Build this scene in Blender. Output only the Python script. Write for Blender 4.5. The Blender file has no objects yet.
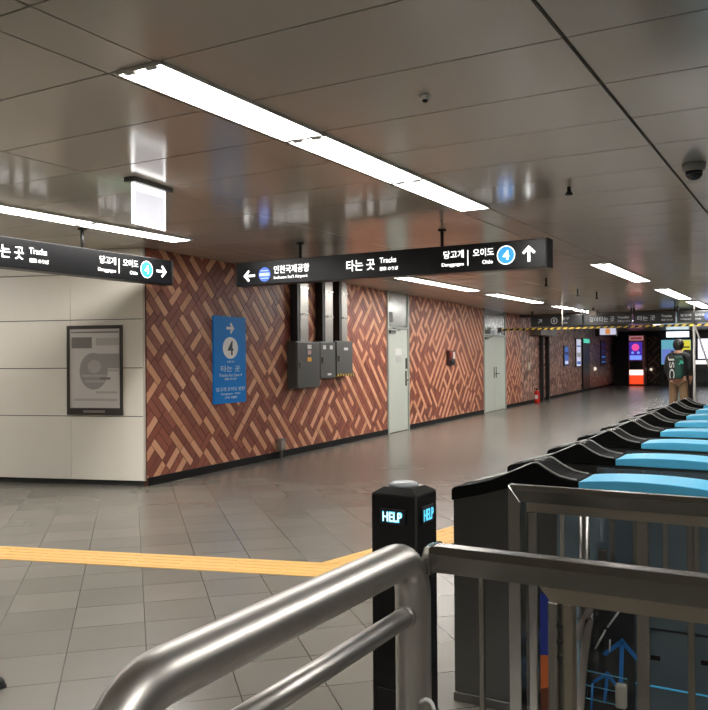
import bpy, bmesh, math, random
from mathutils import Vector, Matrix
R_ = math.radians
random.seed(7)
SC = bpy.context.scene
COL = SC.collection
V = Vector

# ------------------------------------------------------------------ materials
MATS = {}
def mat(name, col, rough=.5, metal=0., spec=.5, coat=0., emit=None, estr=0., trans=0., alpha=1., noise=0., nscale=20., bump=0.):
    if name in MATS: return MATS[name]
    m = bpy.data.materials.new(name); m.use_nodes = True
    nt = m.node_tree; b = nt.nodes['Principled BSDF']
    b.inputs['Base Color'].default_value = (*col, 1)
    b.inputs['Roughness'].default_value = rough
    b.inputs['Metallic'].default_value = metal
    b.inputs['Specular IOR Level'].default_value = spec
    b.inputs['Coat Weight'].default_value = coat
    b.inputs['Coat Roughness'].default_value = .08
    b.inputs['Transmission Weight'].default_value = trans
    b.inputs['Alpha'].default_value = alpha
    if emit:
        b.inputs['Emission Color'].default_value = (*emit, 1); b.inputs['Emission Strength'].default_value = estr
    if noise or bump:
        tc = nt.nodes.new('ShaderNodeTexCoord'); n = nt.nodes.new('ShaderNodeTexNoise')
        n.inputs['Scale'].default_value = nscale; n.inputs['Detail'].default_value = 5
        nt.links.new(tc.outputs['Object'], n.inputs['Vector'])
        if noise:
            mx = nt.nodes.new('ShaderNodeMix'); mx.data_type = 'RGBA'
            mx.inputs[6].default_value = (*[c*(1-noise) for c in col], 1)
            mx.inputs[7].default_value = (*[min(1, c*(1+noise)) for c in col], 1)
            nt.links.new(n.outputs['Fac'], mx.inputs[0]); nt.links.new(mx.outputs[2], b.inputs['Base Color'])
        if bump:
            bp = nt.nodes.new('ShaderNodeBump'); bp.inputs['Strength'].default_value = bump; bp.inputs['Distance'].default_value = .002
            nt.links.new(n.outputs['Fac'], bp.inputs['Height']); nt.links.new(bp.outputs['Normal'], b.inputs['Normal'])
    MATS[name] = m
    return m

def s(r, g, b):   # 0-255 sRGB -> linear
    f = lambda c: (c/255/12.92) if c/255 <= .04045 else ((c/255+.055)/1.055)**2.4
    return (f(r), f(g), f(b))

STEEL = mat('stainless_steel', (.50, .48, .45), .22, 1., noise=.12, nscale=6)
STEEL_TUBE = mat('brushed_steel_tube', (.58, .56, .53), .36, 1., noise=.10, nscale=14, bump=.05)
STEEL_DK = mat('smoked_steel', (.17, .165, .155), .3, 1., noise=.12, nscale=5)
BLACK = mat('black_plastic', (.006, .006, .007), .38)
BLACKG = mat('black_gloss', (.008, .008, .009), .16)
SIGNB = mat('sign_black', (.004, .004, .0045), .35, spec=.25, noise=.1)
SIGNFAR = mat('sign_dark_grey', (.014, .015, .016), .35)
GLOW = mat('glow_white', (.9, .9, .9), .5, emit=(1, .99, .97), estr=1.5)
GLOWDIM = mat('glow_dim', (.3, .3, .3), .5, emit=(.8, .85, .9), estr=.16)
GLOWBLUE = mat('glow_blue', (.02, .25, .7), .5, emit=(.03, .30, .85), estr=.9)
GLOWAREX = mat('glow_deep_blue', (.05, .12, .6), .5, emit=(.08, .20, .85), estr=.9)
GLOWBLUED = mat('glow_blue_dim', (.02, .05, .2), .5, emit=(.03, .06, .25), estr=.3)
DARKROD = mat('dark_rod', (.012, .011, .010), .5)
GREY_BOX = mat('grey_enamel', s(74, 74, 72), .4, noise=.06)
DUCT = mat('galvanised_duct', (.42, .40, .37), .3, .9, noise=.1)
DUCT_SHADED = mat('duct_side_shade', (.01, .01, .01), .5)  # shade on the left side of the ducts, put into the colour
DOORP = mat('door_paint', s(196, 202, 192), .4, noise=.03, nscale=3)
DOORFR = mat('door_frame_steel', s(178, 184, 178), .3, .3)
TRANSOM = mat('transom_steel', (.62, .64, .62), .22, 1., noise=.05)
PAPER = mat('paper', s(225, 225, 222), .6)
WHITEPL = mat('white_plastic', (.75, .75, .73), .4)
YELLOWL = mat('yellow_label', s(225, 165, 40), .5)
REDL = mat('red_label', s(190, 70, 60), .5)
REDP = mat('red_paint', s(200, 35, 22), .35)
HAZ_Y = mat('hazard_yellow', s(196, 166, 60), .6)
RUBBER = mat('black_rubber', (.008, .008, .009), .6)
HEADB = mat('gate_head_black', (.004, .004, .004), .65, spec=.08)
BLUECOV = mat('blue_cover', s(92, 196, 240), .35, noise=.05, nscale=3)
GATEPANEL = mat('gate_smoked_blue_panel', s(116, 134, 145), .16, .5, noise=.1, nscale=3)
GATEBODY = mat('gate_dark_steel', (.13, .13, .125), .28, 1., noise=.08, nscale=4)
RIB = mat('gate_rib_steel', (.5, .49, .46), .25, 1.)
LEDBLUE = mat('blue_light_line', (.05, .3, .5), .4, emit=(.08, .5, .85), estr=.22)
ADBLUE = mat('advert_blue', s(28, 52, 150), .5, noise=.1, nscale=8)
ADORANGE = mat('advert_orange', s(205, 105, 50), .5, noise=.1, nscale=8)
ADBROWN = mat('advert_brown', s(105, 55, 35), .5)
STICKW = mat('sticker_white', (.8, .8, .8), .5)
STICKB = mat('sticker_blue', s(50, 130, 215), .5)

def lamp_mat():
    m = mat('lamp_tube_white', (.9, .9, .9), .5, emit=(1., .972, .93), estr=LAMP)
    return m
LAMP = 34.0
LAMPM = lamp_mat()
TRAY = mat('lamp_tray', (.8, .8, .78), .35)

def M_node(name):
    m = bpy.data.materials.new(name); m.use_nodes = True
    return m, m.node_tree, m.node_tree.nodes['Principled BSDF']

def floor_material():
    m, nt, b = M_node('floor_stone_tile'); N = nt.nodes; L = nt.links
    tc = N.new('ShaderNodeTexCoord'); mp = N.new('ShaderNodeMapping'); mp.vector_type = 'POINT'
    mp.inputs['Rotation'].default_value = (0, 0, R_(45)); mp.inputs['Location'].default_value = (.1, -.062, 0)
    L.new(tc.outputs['Object'], mp.inputs['Vector'])
    br = N.new('ShaderNodeTexBrick'); br.offset = 0; br.squash = 1
    br.inputs['Scale'].default_value = 1; br.inputs['Brick Width'].default_value = .357; br.inputs['Row Height'].default_value = .357
    br.inputs['Mortar Size'].default_value = .003; br.inputs['Mortar Smooth'].default_value = .3; br.inputs['Bias'].default_value = 0
    br.inputs['Color1'].default_value = (*s(121, 116, 108), 1); br.inputs['Color2'].default_value = (*s(109, 106, 99), 1)
    br.inputs['Mortar'].default_value = (*s(56, 53, 48), 1)
    L.new(mp.outputs['Vector'], br.inputs['Vector'])
    n1 = N.new('ShaderNodeTexNoise'); n1.inputs['Scale'].default_value = .9; n1.inputs['Detail'].default_value = 2
    L.new(tc.outputs['Object'], n1.inputs['Vector'])
    r1 = N.new('ShaderNodeMapRange'); r1.inputs[1].default_value = .3; r1.inputs[2].default_value = .7; r1.inputs[3].default_value = .9; r1.inputs[4].default_value = 1.08
    L.new(n1.outputs['Fac'], r1.inputs[0])
    vm = N.new('ShaderNodeVectorMath'); vm.operation = 'SCALE'; L.new(br.outputs['Color'], vm.inputs[0]); L.new(r1.outputs[0], vm.inputs['Scale'])
    L.new(vm.outputs[0], b.inputs['Base Color'])
    b.inputs['Roughness'].default_value = .26; b.inputs['Specular IOR Level'].default_value = .5
    return m

def mosaic_material():
    m, nt, b = M_node('mosaic_brown'); N = nt.nodes; L = nt.links
    tc = N.new('ShaderNodeTexCoord'); vo = N.new('ShaderNodeTexVoronoi'); vo.inputs['Scale'].default_value = 9
    L.new(tc.outputs['Object'], vo.inputs['Vector'])
    cr = N.new('ShaderNodeValToRGB'); e = cr.color_ramp.elements
    e[0].position = 0; e[0].color = (*s(104, 72, 62), 1); e[1].position = 1; e[1].color = (*s(222, 178, 156), 1)
    k = e.new(.55); k.color = (*s(152, 110, 96), 1)
    sp = N.new('ShaderNodeSeparateColor'); L.new(vo.outputs['Color'], sp.inputs[0]); L.new(sp.outputs[0], cr.inputs[0])
    L.new(cr.outputs[0], b.inputs['Base Color']); b.inputs['Roughness'].default_value = .45
    return m

# ------------------------------------------------------------------ mesh builder
ORG = {}
class MB:
    def __init__(self): self.v = []; self.f = []; self.mi = []; self.sm = []
    def face(self, pts, mi=0, smooth=False):
        k = len(self.v); self.v += [V(p) for p in pts]; self.f.append(list(range(k, k+len(pts)))); self.mi.append(mi); self.sm.append(smooth)
    def box(self, a, b, mi=0, frame=None, bev=0.):
        """axis box from corner a to corner b; frame = (origin, ex, ey, ez)"""
        bm = bmesh.new(); bmesh.ops.create_cube(bm, size=1)
        a = V(a); b = V(b); c = (a+b)/2; d = b-a
        for v in bm.verts: v.co = V((c.x+v.co.x*d.x, c.y+v.co.y*d.y, c.z+v.co.z*d.z))
        if bev: bmesh.ops.bevel(bm, geom=list(bm.edges), offset=bev, segments=2, affect='EDGES', profile=.5)
        self.add_bm(bm, mi, frame); return self
    def add_bm(self, bm, mi=0, frame=None, smooth=False):
        bm.verts.ensure_lookup_table(); k = len(self.v)
        bmesh.ops.recalc_face_normals(bm, faces=bm.faces)
        for i, v in enumerate(bm.verts): v.index = i
        for v in bm.verts:
            p = v.co.copy()
            if frame: o, x, y, z = frame; p = V(o)+V(x)*p.x+V(y)*p.y+V(z)*p.z
            self.v.append(p)
        for f in bm.faces:
            self.f.append([k+v.index for v in f.verts]); self.mi.append(mi); self.sm.append(smooth)
        bm.free()
    def prism(self, prof, d0, d1, plane='XZ', mi=0, frame=None, bev=0.):
        """extrude a 2D profile; plane XZ: profile (x,z) extruded in y; XY: in z; YZ: in x"""
        bm = bmesh.new()
        def P(p, d): return {'XZ': V((p[0], d, p[1])), 'XY': V((p[0], p[1], d)), 'YZ': V((d, p[0], p[1]))}[plane]
        A = [bm.verts.new(P(p, d0)) for p in prof]; B = [bm.verts.new(P(p, d1)) for p in prof]
        bm.faces.new(A); bm.faces.new(list(reversed(B)))
        n = len(prof)
        for i in range(n): bm.faces.new([A[i], B[i], B[(i+1) % n], A[(i+1) % n]])
        bmesh.ops.recalc_face_normals(bm, faces=bm.faces)
        if bev: bmesh.ops.bevel(bm, geom=[e for e in bm.edges if e.calc_face_angle(0) > .5], offset=bev, segments=2, affect='EDGES', profile=.5)
        self.add_bm(bm, mi, frame); return self
    def tube(self, pts, r, seg=16, mi=0, cap=True):
        pts = [V(p) for p in pts]; rings = []; n = len(pts)
        rs = r if isinstance(r, (list, tuple)) else [r]*n
        t0 = (pts[1]-pts[0]).normalized(); up = V((0, 0, 1)) if abs(t0.z) < .9 else V((1, 0, 0))
        u = t0.cross(up).normalized()
        for i, p in enumerate(pts):
            t = (pts[min(i+1, n-1)]-pts[max(i-1, 0)]).normalized()
            u = (u-t*u.dot(t)).normalized(); w = t.cross(u); k = len(self.v)
            for j in range(seg):
                a = 2*math.pi*j/seg; self.v.append(p+u*math.cos(a)*rs[i]+w*math.sin(a)*rs[i])
            rings.append(k)
        for i in range(n-1):
            for j in range(seg):
                a, b = rings[i]+j, rings[i]+(j+1) % seg; c, d = rings[i+1]+(j+1) % seg, rings[i+1]+j
                self.f.append([a, b, c, d]); self.mi.append(mi); self.sm.append(True)
        if cap:
            self.f.append([rings[0]+j for j in range(seg)][::-1]); self.mi.append(mi); self.sm.append(False)
            self.f.append([rings[-1]+j for j in range(seg)]); self.mi.append(mi); self.sm.append(False)
        return self
    def cyl(self, a, b, r, seg=16, mi=0): return self.tube([a, b], r, seg, mi)
    def lathe(self, prof, c, seg=20, mi=0):
        """(r,z) profile about vertical axis at c"""
        c = V(c); k0 = len(self.v); n = len(prof)
        for r, z in prof:
            for j in range(seg):
                a = 2*math.pi*j/seg; self.v.append(c+V((r*math.cos(a), r*math.sin(a), z)))
        for i in range(n-1):
            for j in range(seg):
                self.f.append([k0+i*seg+j, k0+i*seg+(j+1) % seg, k0+(i+1)*seg+(j+1) % seg, k0+(i+1)*seg+j]); self.mi.append(mi); self.sm.append(True)
        self.f.append([k0+j for j in range(seg)][::-1]); self.mi.append(mi); self.sm.append(False)
        self.f.append([k0+(n-1)*seg+j for j in range(seg)]); self.mi.append(mi); self.sm.append(False)
        return self
    def build(self, name, mats, parent=None):
        org = ORG.get(parent.name, V((0, 0, 0))) if parent else V((0, 0, 0))
        me = bpy.data.meshes.new(name)
        me.from_pydata([tuple(p-org) for p in self.v], [], self.f)
        for m in (mats if isinstance(mats, (list, tuple)) else [mats]): me.materials.append(m)
        for p, mi, sm in zip(me.polygons, self.mi, self.sm): p.material_index = mi; p.use_smooth = sm
        me.update()
        o = bpy.data.objects.new(name, me); COL.objects.link(o)
        if parent: o.parent = parent; ORG[o.name] = org
        return o

def tag(o, label=None, cat=None, group=None, kind=None):
    if label: o['label'] = label
    if cat: o['category'] = cat
    if group: o['group'] = group
    if kind: o['kind'] = kind
    return o
def thing(name, label, cat, loc, group=None):
    o = bpy.data.objects.new(name, None); COL.objects.link(o); o.location = loc; o.empty_display_size = .1
    ORG[o.name] = V(loc); return tag(o, label, cat, group)
def part(name, mb, m, parent, label=None):
    o = mb.build(name, m, parent)
    if label: o['label'] = label
    return o
def struct(name, mb, m, label=None):
    o = mb.build(name, m); o['kind'] = 'structure'
    if label: o['label'] = label
    return o
def kids(o): return [c for c in COL.objects if c.parent == o]
def copy_tree(o, parent=None):
    c = o.copy(); COL.objects.link(c)
    if parent: c.parent = parent
    for ch in kids(o): copy_tree(ch, c)
    return c
def B(a, b, mi=0, frame=None, bev=0.): return MB().box(a, b, mi, frame, bev)

def textmesh(body, height, origin, right, up, m, parent, name='lettering', width=None, depth=.0015, align='LEFT'):
    """flat raised lettering: lower-left (or centre) at origin; height = cap height scale"""
    c = bpy.data.curves.new('t', 'FONT'); c.body = body; c.extrude = depth/2; c.offset = .012
    o = bpy.data.objects.new('t', c); COL.objects.link(o); bpy.context.view_layer.update()
    me = bpy.data.meshes.new_from_object(o.evaluated_get(bpy.context.evaluated_depsgraph_get()))
    COL.objects.unlink(o); bpy.data.objects.remove(o)
    xs = [v.co.x for v in me.vertices]; ys = [v.co.y for v in me.vertices]
    x0, x1, y0, y1 = min(xs), max(xs), min(ys), max(ys)
    sy = height/(y1-y0); sx = (width/(x1-x0)) if width else sy
    right = V(right); up = V(up); nrm = right.cross(up); origin = V(origin); org = ORG.get(parent.name, V((0, 0, 0)))
    off = (x1-x0)*sx/2 if align == 'CENTER' else 0
    for v in me.vertices:
        p = v.co.copy(); v.co = origin+right*((p.x-x0)*sx-off)+up*((p.y-y0)*sy)+nrm*(p.z+depth/2)-org
    me.materials.clear(); me.materials.append(m)
    for p in me.polygons: p.material_index = 0
    ob = bpy.data.objects.new(name, me); COL.objects.link(ob); ob.parent = parent; ORG[ob.name] = org
    return ob

def disc(origin, right, up, r, m, parent, name, rx=None, depth=.002, seg=28):
    right = V(right); up = V(up); n = right.cross(up)
    mb = MB(); rx = rx or r
    prof = [(rx*math.cos(2*math.pi*i/seg), r*math.sin(2*math.pi*i/seg)) for i in range(seg)]
    mb.prism(prof, 0, depth, 'XY', 0, (V(origin), right, up, n))
    return part(name, mb, m, parent)
def arrow(origin, right, up, size, ang, m, parent, name='arrow', th=.16, depth=.002):
    """line arrow pointing along ang (deg, 0=right) centred at origin"""
    right = V(right); up = V(up); n = right.cross(up); a = R_(ang)
    ex = right*math.cos(a)+up*math.sin(a); ey = n.cross(ex)
    t = size*th; h = size/2; mb = MB(); fr = (V(origin), ex, ey, n)
    mb.box((-h, -t/2, 0), (h-t*.7, t/2, depth), 0, fr)
    w = size*.42
    mb.prism([(h, 0), (h-w, w), (h-w-t*.7, w-t*.7), (h-t*1.4, 0), (h-w-t*.7, -w+t*.7), (h-w, -w)], 0, depth, 'XY', 0, fr)
    return part(name, mb, m, parent)

# ------------------------------------------------------------------ frames of the place
CEIL = 2.565
W0 = V((-6.322, 6.55, 0)); WU = V((-.074, 1, 0)).normalized(); WN = V((WU.y, -WU.x, 0)); ZZ = V((0, 0, 1))
def WF(off=0.): return (W0+WN*off, WU, WN, ZZ)           # x along the wall, y out of it, z up
def WP(a, z, off=0.): return W0+WU*a+WN*off+ZZ*z
P0 = V((-6.34, 6.52, 0)); PV = V((-1.68, -.51, 0)).normalized(); PN = V((-PV.y, PV.x, 0))
if PN.y > 0: PN = -PN
PR = -PV
def PF(off=0.): return (P0+PN*off, PV, PN, ZZ)
def PP(a, z, off=0.): return P0+PV*a+PN*off+ZZ*z

# ------------------------------------------------------------------ floor
mb = MB(); mb.box((-14, -7, -.1), (7, 44, 0)); struct('floor', mb, floor_material(), 'grey stone tile floor laid on the diagonal')

# tactile strip
TACT = mat('tactile_yellow', s(224, 178, 106), .5, noise=.06, nscale=9)
mb = MB()
def strip(a, b, wid, off0=0, n=None):
    a = V((*a, 0)); b = V((*b, 0)); d = (b-a); L = d.length; d.normalize(); p = V((d.y, -d.x, 0)); n = n or max(1, round(L/wid)); st = L/n
    for i in range(n):
        mb.box((i*st+.002, 0, 0), ((i+1)*st-.002, wid, .004), 0, (a, d, p, ZZ))
        for k in range(4):
            y = wid*(.16+.225*k); mb.box((i*st+.02, y-.014, .004), ((i+1)*st-.02, y+.014, .0065), 0, (a, d, p, ZZ), .002)
dd = V((2.27, .67, 0)).normalized(); a0 = V((-8.07, 3.08, 0)); a1 = V((-2.93, 4.6, 0))
strip((-8.07, 3.085), (-2.76, 4.655), .34)
strip((-2.90, 4.615), (-2.585, 6.2), .34)
o = mb.build('tactile_paving', TACT); tag(o, 'yellow tactile guide strip with ribs set across the floor', 'tactile paving')

# ------------------------------------------------------------------ ceiling
def ceiling():
    m, nt, b = M_node('ceiling_enamel_panel'); N = nt.nodes; L = nt.links
    b.inputs['Base Color'].default_value = (*s(206, 199, 190), 1); b.inputs['Roughness'].default_value = .16
    b.inputs['Specular IOR Level'].default_value = .7; b.inputs['Metallic'].default_value = .08
    tc = N.new('ShaderNodeTexCoord'); n = N.new('ShaderNodeTexNoise'); n.inputs['Scale'].default_value = .9
    mp = N.new('ShaderNodeMapping'); mp.inputs['Scale'].default_value = (1, 2.2, 1); L.new(tc.outputs['Object'], mp.inputs['Vector'])
    L.new(mp.outputs['Vector'], n.inputs['Vector'])
    bp = N.new('ShaderNodeBump'); bp.inputs['Strength'].default_value = .14; bp.inputs['Distance'].default_value = .01
    L.new(n.outputs['Fac'], bp.inputs['Height']); L.new(bp.outputs['Normal'], b.inputs['Normal'])
    mb = MB(); rnd = random.Random(3)
    edges = [-12.3]
    xs = [(-11.94, -10.66), (-10.66, -9.155), (-9.155, -8.885), (-8.885, -7.385), (-7.385, -5.885), (-5.885, -5.615), (-5.615, -4.115), (-4.115, -2.615), (-2.615, -2.345), (-2.345, -.845),
          (-.845, .655), (.655, .925), (.925, 2.425), (2.425, 3.925), (3.925, 4.195), (4.195, 6.9)]
    y = 3.105-.61*16
    while y < 43.5:
        for x0, x1 in xs:
            g0 = .009 if abs(x0+.845) < .01 else .005; g1 = .009 if abs(x1+.845) < .01 else .005
            z = [CEIL+rnd.uniform(-.0006, .0006) for _ in range(4)]
            a, b2, c, d = (x0+g0, y+.005, z[0]), (x0+g0, y+.605, z[1]), (x1-g1, y+.605, z[2]), (x1-g1, y+.005, z[3])
            mb.face([a, b2, c, d])
            T = V((0, 0, .0195))
            for p, q in ((a, b2), (b2, c), (c, d), (d, a)): mb.face([p, V(p)+T, V(q)+T, q])
        y += .61
    mb.box((-14, -7, CEIL+.02), (7, 44, CEIL+.14), 1)
    struct('ceiling', mb, [m, mat('ceiling_gap_dark', (.012, .011, .01), .8)], 'grey glossy metal panel ceiling')
ceiling()

# ------------------------------------------------------------------ brick wall
def clip(poly, ax, val, keep_ge):
    out = []
    for i in range(len(poly)):
        p, q = poly[i], poly[(i+1) % len(poly)]
        ip = (p[ax] >= val) == keep_ge or p[ax] == val; iq = (q[ax] >= val) == keep_ge or q[ax] == val
        if ip: out.append(p)
        if ip != iq:
            t = (val-p[ax])/(q[ax]-p[ax]); out.append((p[0]+t*(q[0]-p[0]), p[1]+t*(q[1]-p[1])))
    return out
D1 = (6.52, 7.55); D2 = (12.5, 14.5); BR_END = 16.2; SK = .09
BW, BL = .089, 3
def brick_cells(rnd, rngs):
    """weave of 3x1 bricks on a grid turned 45 degrees: long light runs both ways on a dark ground"""
    occ = {}; W = BW
    (s0, s1), (z0, z1) = rngs
    q = W*math.sqrt(2)
    I = range(int((s0+z0)/q)-2, int((s1+z1)/q)+3)   # i along (1,1)/sqrt2 ; j along (-1,1)/sqrt2
    J = range(int((z0-s1)/q)-2, int((z1-s0)/q)+3)
    cells = [(i, j) for i in I for j in J if s0-.3 < (i-j)*W/math.sqrt(2) < s1+.3 and z0-.3 < (i+j)*W/math.sqrt(2) < z1+.3]
    valid = set(cells); bricks = []
    def run(i, j, d, n):
        """n light bricks in a line along d, a dark lane kept on both sides"""
        di, dj = d; c = [(i+di*k, j+dj*k) for k in range(BL*n)]
        if not all(x in valid and x not in occ for x in c): return False
        for (a, b) in c:
            for sg in (1, -1):
                if occ.get((a+dj*sg, b+di*sg)): return False
        if occ.get((c[0][0]-di, c[0][1]-dj)) == d or occ.get((c[-1][0]+di, c[-1][1]+dj)) == d: return False
        for k in range(n):
            bricks.append((c[BL*k], d, 1, BL))
            for x in c[BL*k:BL*k+BL]: occ[x] = d
        return True
    tries = len(cells)
    for phase, (lens, num) in enumerate((((5, 4, 6), tries//130), ((3, 4, 2), tries//30), ((2, 1, 3, 2), tries), ((1,), tries))):
        for _ in range(num):
            i, j = rnd.choice(cells); d = ((1, 0), (0, 1))[rnd.random() < .56]
            n = rnd.choice(lens); step = rnd.choice((2, 2, 3))
            if run(i, j, d, n) and phase < 2:
                for m in ((1, 2) if phase else (1, 2, 3)):
                    for _t in range(3):
                        o = rnd.choice((-3, -2, -1, 1, 2, 3))
                        if run(i+d[1]*step*m+d[0]*o, j+d[0]*step*m+d[1]*o, d, max(1, n-rnd.choice((0, 1, 2)))): break
    for (i, j) in cells:
        if (i, j) in occ: continue
        d = ((1, 0), (0, 1))[rnd.random() < .5]; best = ((1, 0), 1)
        for d2 in (d, (d[1], d[0])):
            k = 1
            while k < BL and (i+d2[0]*k, j+d2[1]*k) in valid and (i+d2[0]*k, j+d2[1]*k) not in occ: k += 1
            if k > best[1]: best = (d2, k)
        bricks.append(((i, j), best[0], 0, best[1]))
        for k in range(best[1]): occ[(i+best[0][0]*k, j+best[0][1]*k)] = 0
    return bricks, W
def brick_wall_mesh(mb, rnd, spans, z0, z1, fr, lift=.005, gap=.0045):
    r2 = math.sqrt(2)
    bricks, W = brick_cells(rnd, ((spans[0][0], spans[-1][1]), (z0, z1)))
    for (c, d, light, ln) in bricks:
        i, j = c; di, dj = d[0]*(ln-1), d[1]*(ln-1)
        u0, u1 = i*W+gap, (i+1+di)*W-gap; v0, v1 = j*W+gap, (j+1+dj)*W-gap
        poly = [((u-v)/r2, (u+v)/r2) for u, v in ((u0, v0), (u1, v0), (u1, v1), (u0, v1))]
        mi = 1+(rnd.randrange(3) if light else 3+rnd.randrange(3))
        for a, b in spans:
            p = clip(clip(clip(clip(poly, 0, a, True), 0, b, False), 1, z0, True), 1, z1, False)
            if len(p) < 3: continue
            o, x, y, z = fr
            top = [o+x*P[0]+z*P[1]+y*lift for P in p]; bot = [o+x*P[0]+z*P[1] for P in p]
            mb.face(top, mi)
            for k in range(len(p)): mb.face([bot[k], bot[(k+1) % len(p)], top[(k+1) % len(p)], top[k]], mi)
BRM = [mat('mortar_dark', s(84, 50, 42), .7)] + [mat('brick_light_%d' % k, c, .42, noise=.12, nscale=25) for k, c in enumerate((s(220, 162, 126), s(208, 150, 114), s(224, 168, 134)))] \
    + [mat('brick_dark_%d' % k, c, .42, noise=.14, nscale=25) for k, c in enumerate((s(144, 80, 63), s(132, 72, 57), s(152, 86, 68)))]
mb = MB(); mb.box((0, -.25, 0), (BR_END, 0, CEIL+.03), 0, WF())
brick_wall_mesh(mb, random.Random(11), [(0.0, D1[0]), (D1[1], D2[0]), (D2[1], BR_END)], SK, CEIL, WF())
struct('wall_left', mb, BRM, 'red and orange woven brick wall')
mb = MB(); mb.box((BR_END, -.25, 0), (36.5, .004, CEIL+.03), 0, WF())
struct('wall_left.001', mb, mosaic_material(), 'brown mosaic wall beyond the brick')
mb = MB()
for a, b in ((0.02, D1[0]), (D1[1], D2[0]), (D2[1], 36.4)): mb.box((a, 0, 0), (b, .02, SK), 0, WF(), .003)
struct('baseboard_left', mb, mat('skirting_black', (.006, .006, .006), .6, spec=.2), 'black skirting')

# white panel wall
WPAN = mat('white_wall_panel', s(238, 231, 218), .32, noise=.03, nscale=2)
mb = MB(); zs = [.06, .75, 1.273, 1.80, 2.30, CEIL]; xs_ = [0.0, .865, 1.95, 3.05, 4.15, 5.25]
mb.box((.02, -.22, 0), (5.3, -.03, CEIL+.03), 1, PF())
for i in range(5):
    for k in range(5):
        gx = .0015; gz = .004 if k else .0
        mb.box((xs_[i]+gx, -.03, zs[k]+gz), (xs_[i+1]-gx, 0, zs[k+1]-.004), 0, PF(), .002)
struct('wall_front', mb, [WPAN, mat('panel_gap', (.03, .028, .026), .8)], 'white panelled wall')
mb = MB(); mb.box((-.0, -.1, 0), (5.3, -.035, .06), 0, PF()); struct('baseboard_front', mb, MATS['skirting_black'])
mb = MB(); mb.box((-.014, -.05, .06), (.0, .006, CEIL), 0, PF()); struct('trim_1', mb, mat('corner_trim', s(215, 208, 196), .3), 'pale metal corner trim')

# unseen sides of the hall
CREAM = mat('hall_wall_cream', s(92, 86, 79), .4)
struct('wall_right', MB().box((6.8, -7, 0), (7, 44, CEIL+.03)), CREAM)
struct('wall_back', MB().box((-14, -7, 0), (7, -6.8, CEIL+.03)), CREAM)
struct('wall_side', MB().box((-14, -7, 0), (-11.4, 5.2, CEIL+.03)), CREAM)
mb = MB(); mb.box((-9.6, 41, 0), (7, 41.3, CEIL+.03), 0)
brick_wall_mesh(mb, random.Random(5), [(0, .95)], .1, 2.3, (V((-7.3, 41, 0)), V((1, 0, 0)), V((0, -1, 0)), ZZ), .01)
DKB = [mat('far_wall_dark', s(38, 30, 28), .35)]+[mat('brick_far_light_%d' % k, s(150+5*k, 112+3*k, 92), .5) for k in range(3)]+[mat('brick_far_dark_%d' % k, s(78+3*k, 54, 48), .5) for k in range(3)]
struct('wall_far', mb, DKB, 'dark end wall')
# low beam above the far signs
struct('trim_2', MB().box((-8.2, 22.6, 2.50), (6.8, 22.85, CEIL)), mat('beam_dark', s(70, 62, 58), .3), 'dark beam across the ceiling')

# ------------------------------------------------------------------ doors
def door(name, span, leaves, label):
    a, b = span; zt = 1.90
    fr = MB()
    fr.box((a, -.02, 0), (a+.05, .035, CEIL), 0, WF(), .004); fr.box((b-.05, -.02, 0), (b, .035, CEIL), 0, WF(), .004)
    fr.box((a+.05, -.02, zt), (b-.05, .035, zt+.04), 0, WF(), .004)
    root = fr.build(name, DOORFR); root['kind'] = 'structure'; root['label'] = label
    tr = MB().box((a+.05, -.02, zt+.04), (b-.05, .012, CEIL), 0, WF()); part('transom_panel', tr, TRANSOM, root)
    n = leaves; w = (b-a-.1)/n
    for i in range(n):
        x0 = a+.05+w*i+.004; x1 = x0+w-.008
        lf = part('door_leaf', MB().box((x0, -.02, .012), (x1, .015, zt-.006), 0, WF(), .003), DOORP, root)
        hx = x1-.09 if i == 0 else x0+.09; sg = -1 if i == 0 else 1
        h = MB().box((hx-.03, .015, .84), (hx+.03, .02, 1.12), 0, WF(), .004)
        h.cyl(WP(hx, .95, .015), WP(hx, .95, .065), .014, 10); h.tube([WP(hx, .95, .06), WP(hx+sg*.13, .95, .06)], .011, 10)
        part('handle', h, STEEL, lf)
        if n == 1:
            part('notice', MB().box((x0+.32, .015, 1.42), (x0+.62, .017, 1.54), 0, WF()), PAPER, lf)
            part('notice', MB().box((x0+.36, .015, 1.28), (x0+.6, .017, 1.39), 0, WF()), mat('paper_grey', s(190, 192, 190), .6), lf)
            part('keypad', MB().box((x1-.11, .015, 1.16), (x1-.05, .035, 1.36), 0, WF(), .004), GREY_BOX, lf)
    cl = MB().box((a+.07, .015, zt-.09), (a+.3, .065, zt-.03), 0, WF(), .005); cl.tube([WP(a+.12, zt-.06, .06), WP(a+.4, zt-.03, .12), WP(a+.2, zt+.01, .04)], .008, 8)
    part('door_closer', cl, mat('closer_grey', s(110, 112, 110), .4, .6), root)
    if n == 1: part('label_plate', MB().box((a+.06, .012, 2.02), (a+.26, .016, 2.2), 0, WF()), mat('plate_dark', s(60, 62, 62), .4), root)
    return root
door('door_1', D1, 1, 'pale grey steel door with paper notice in the brick wall')
door('door_2', D2, 2, 'pale grey double door further along the brick wall')

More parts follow.
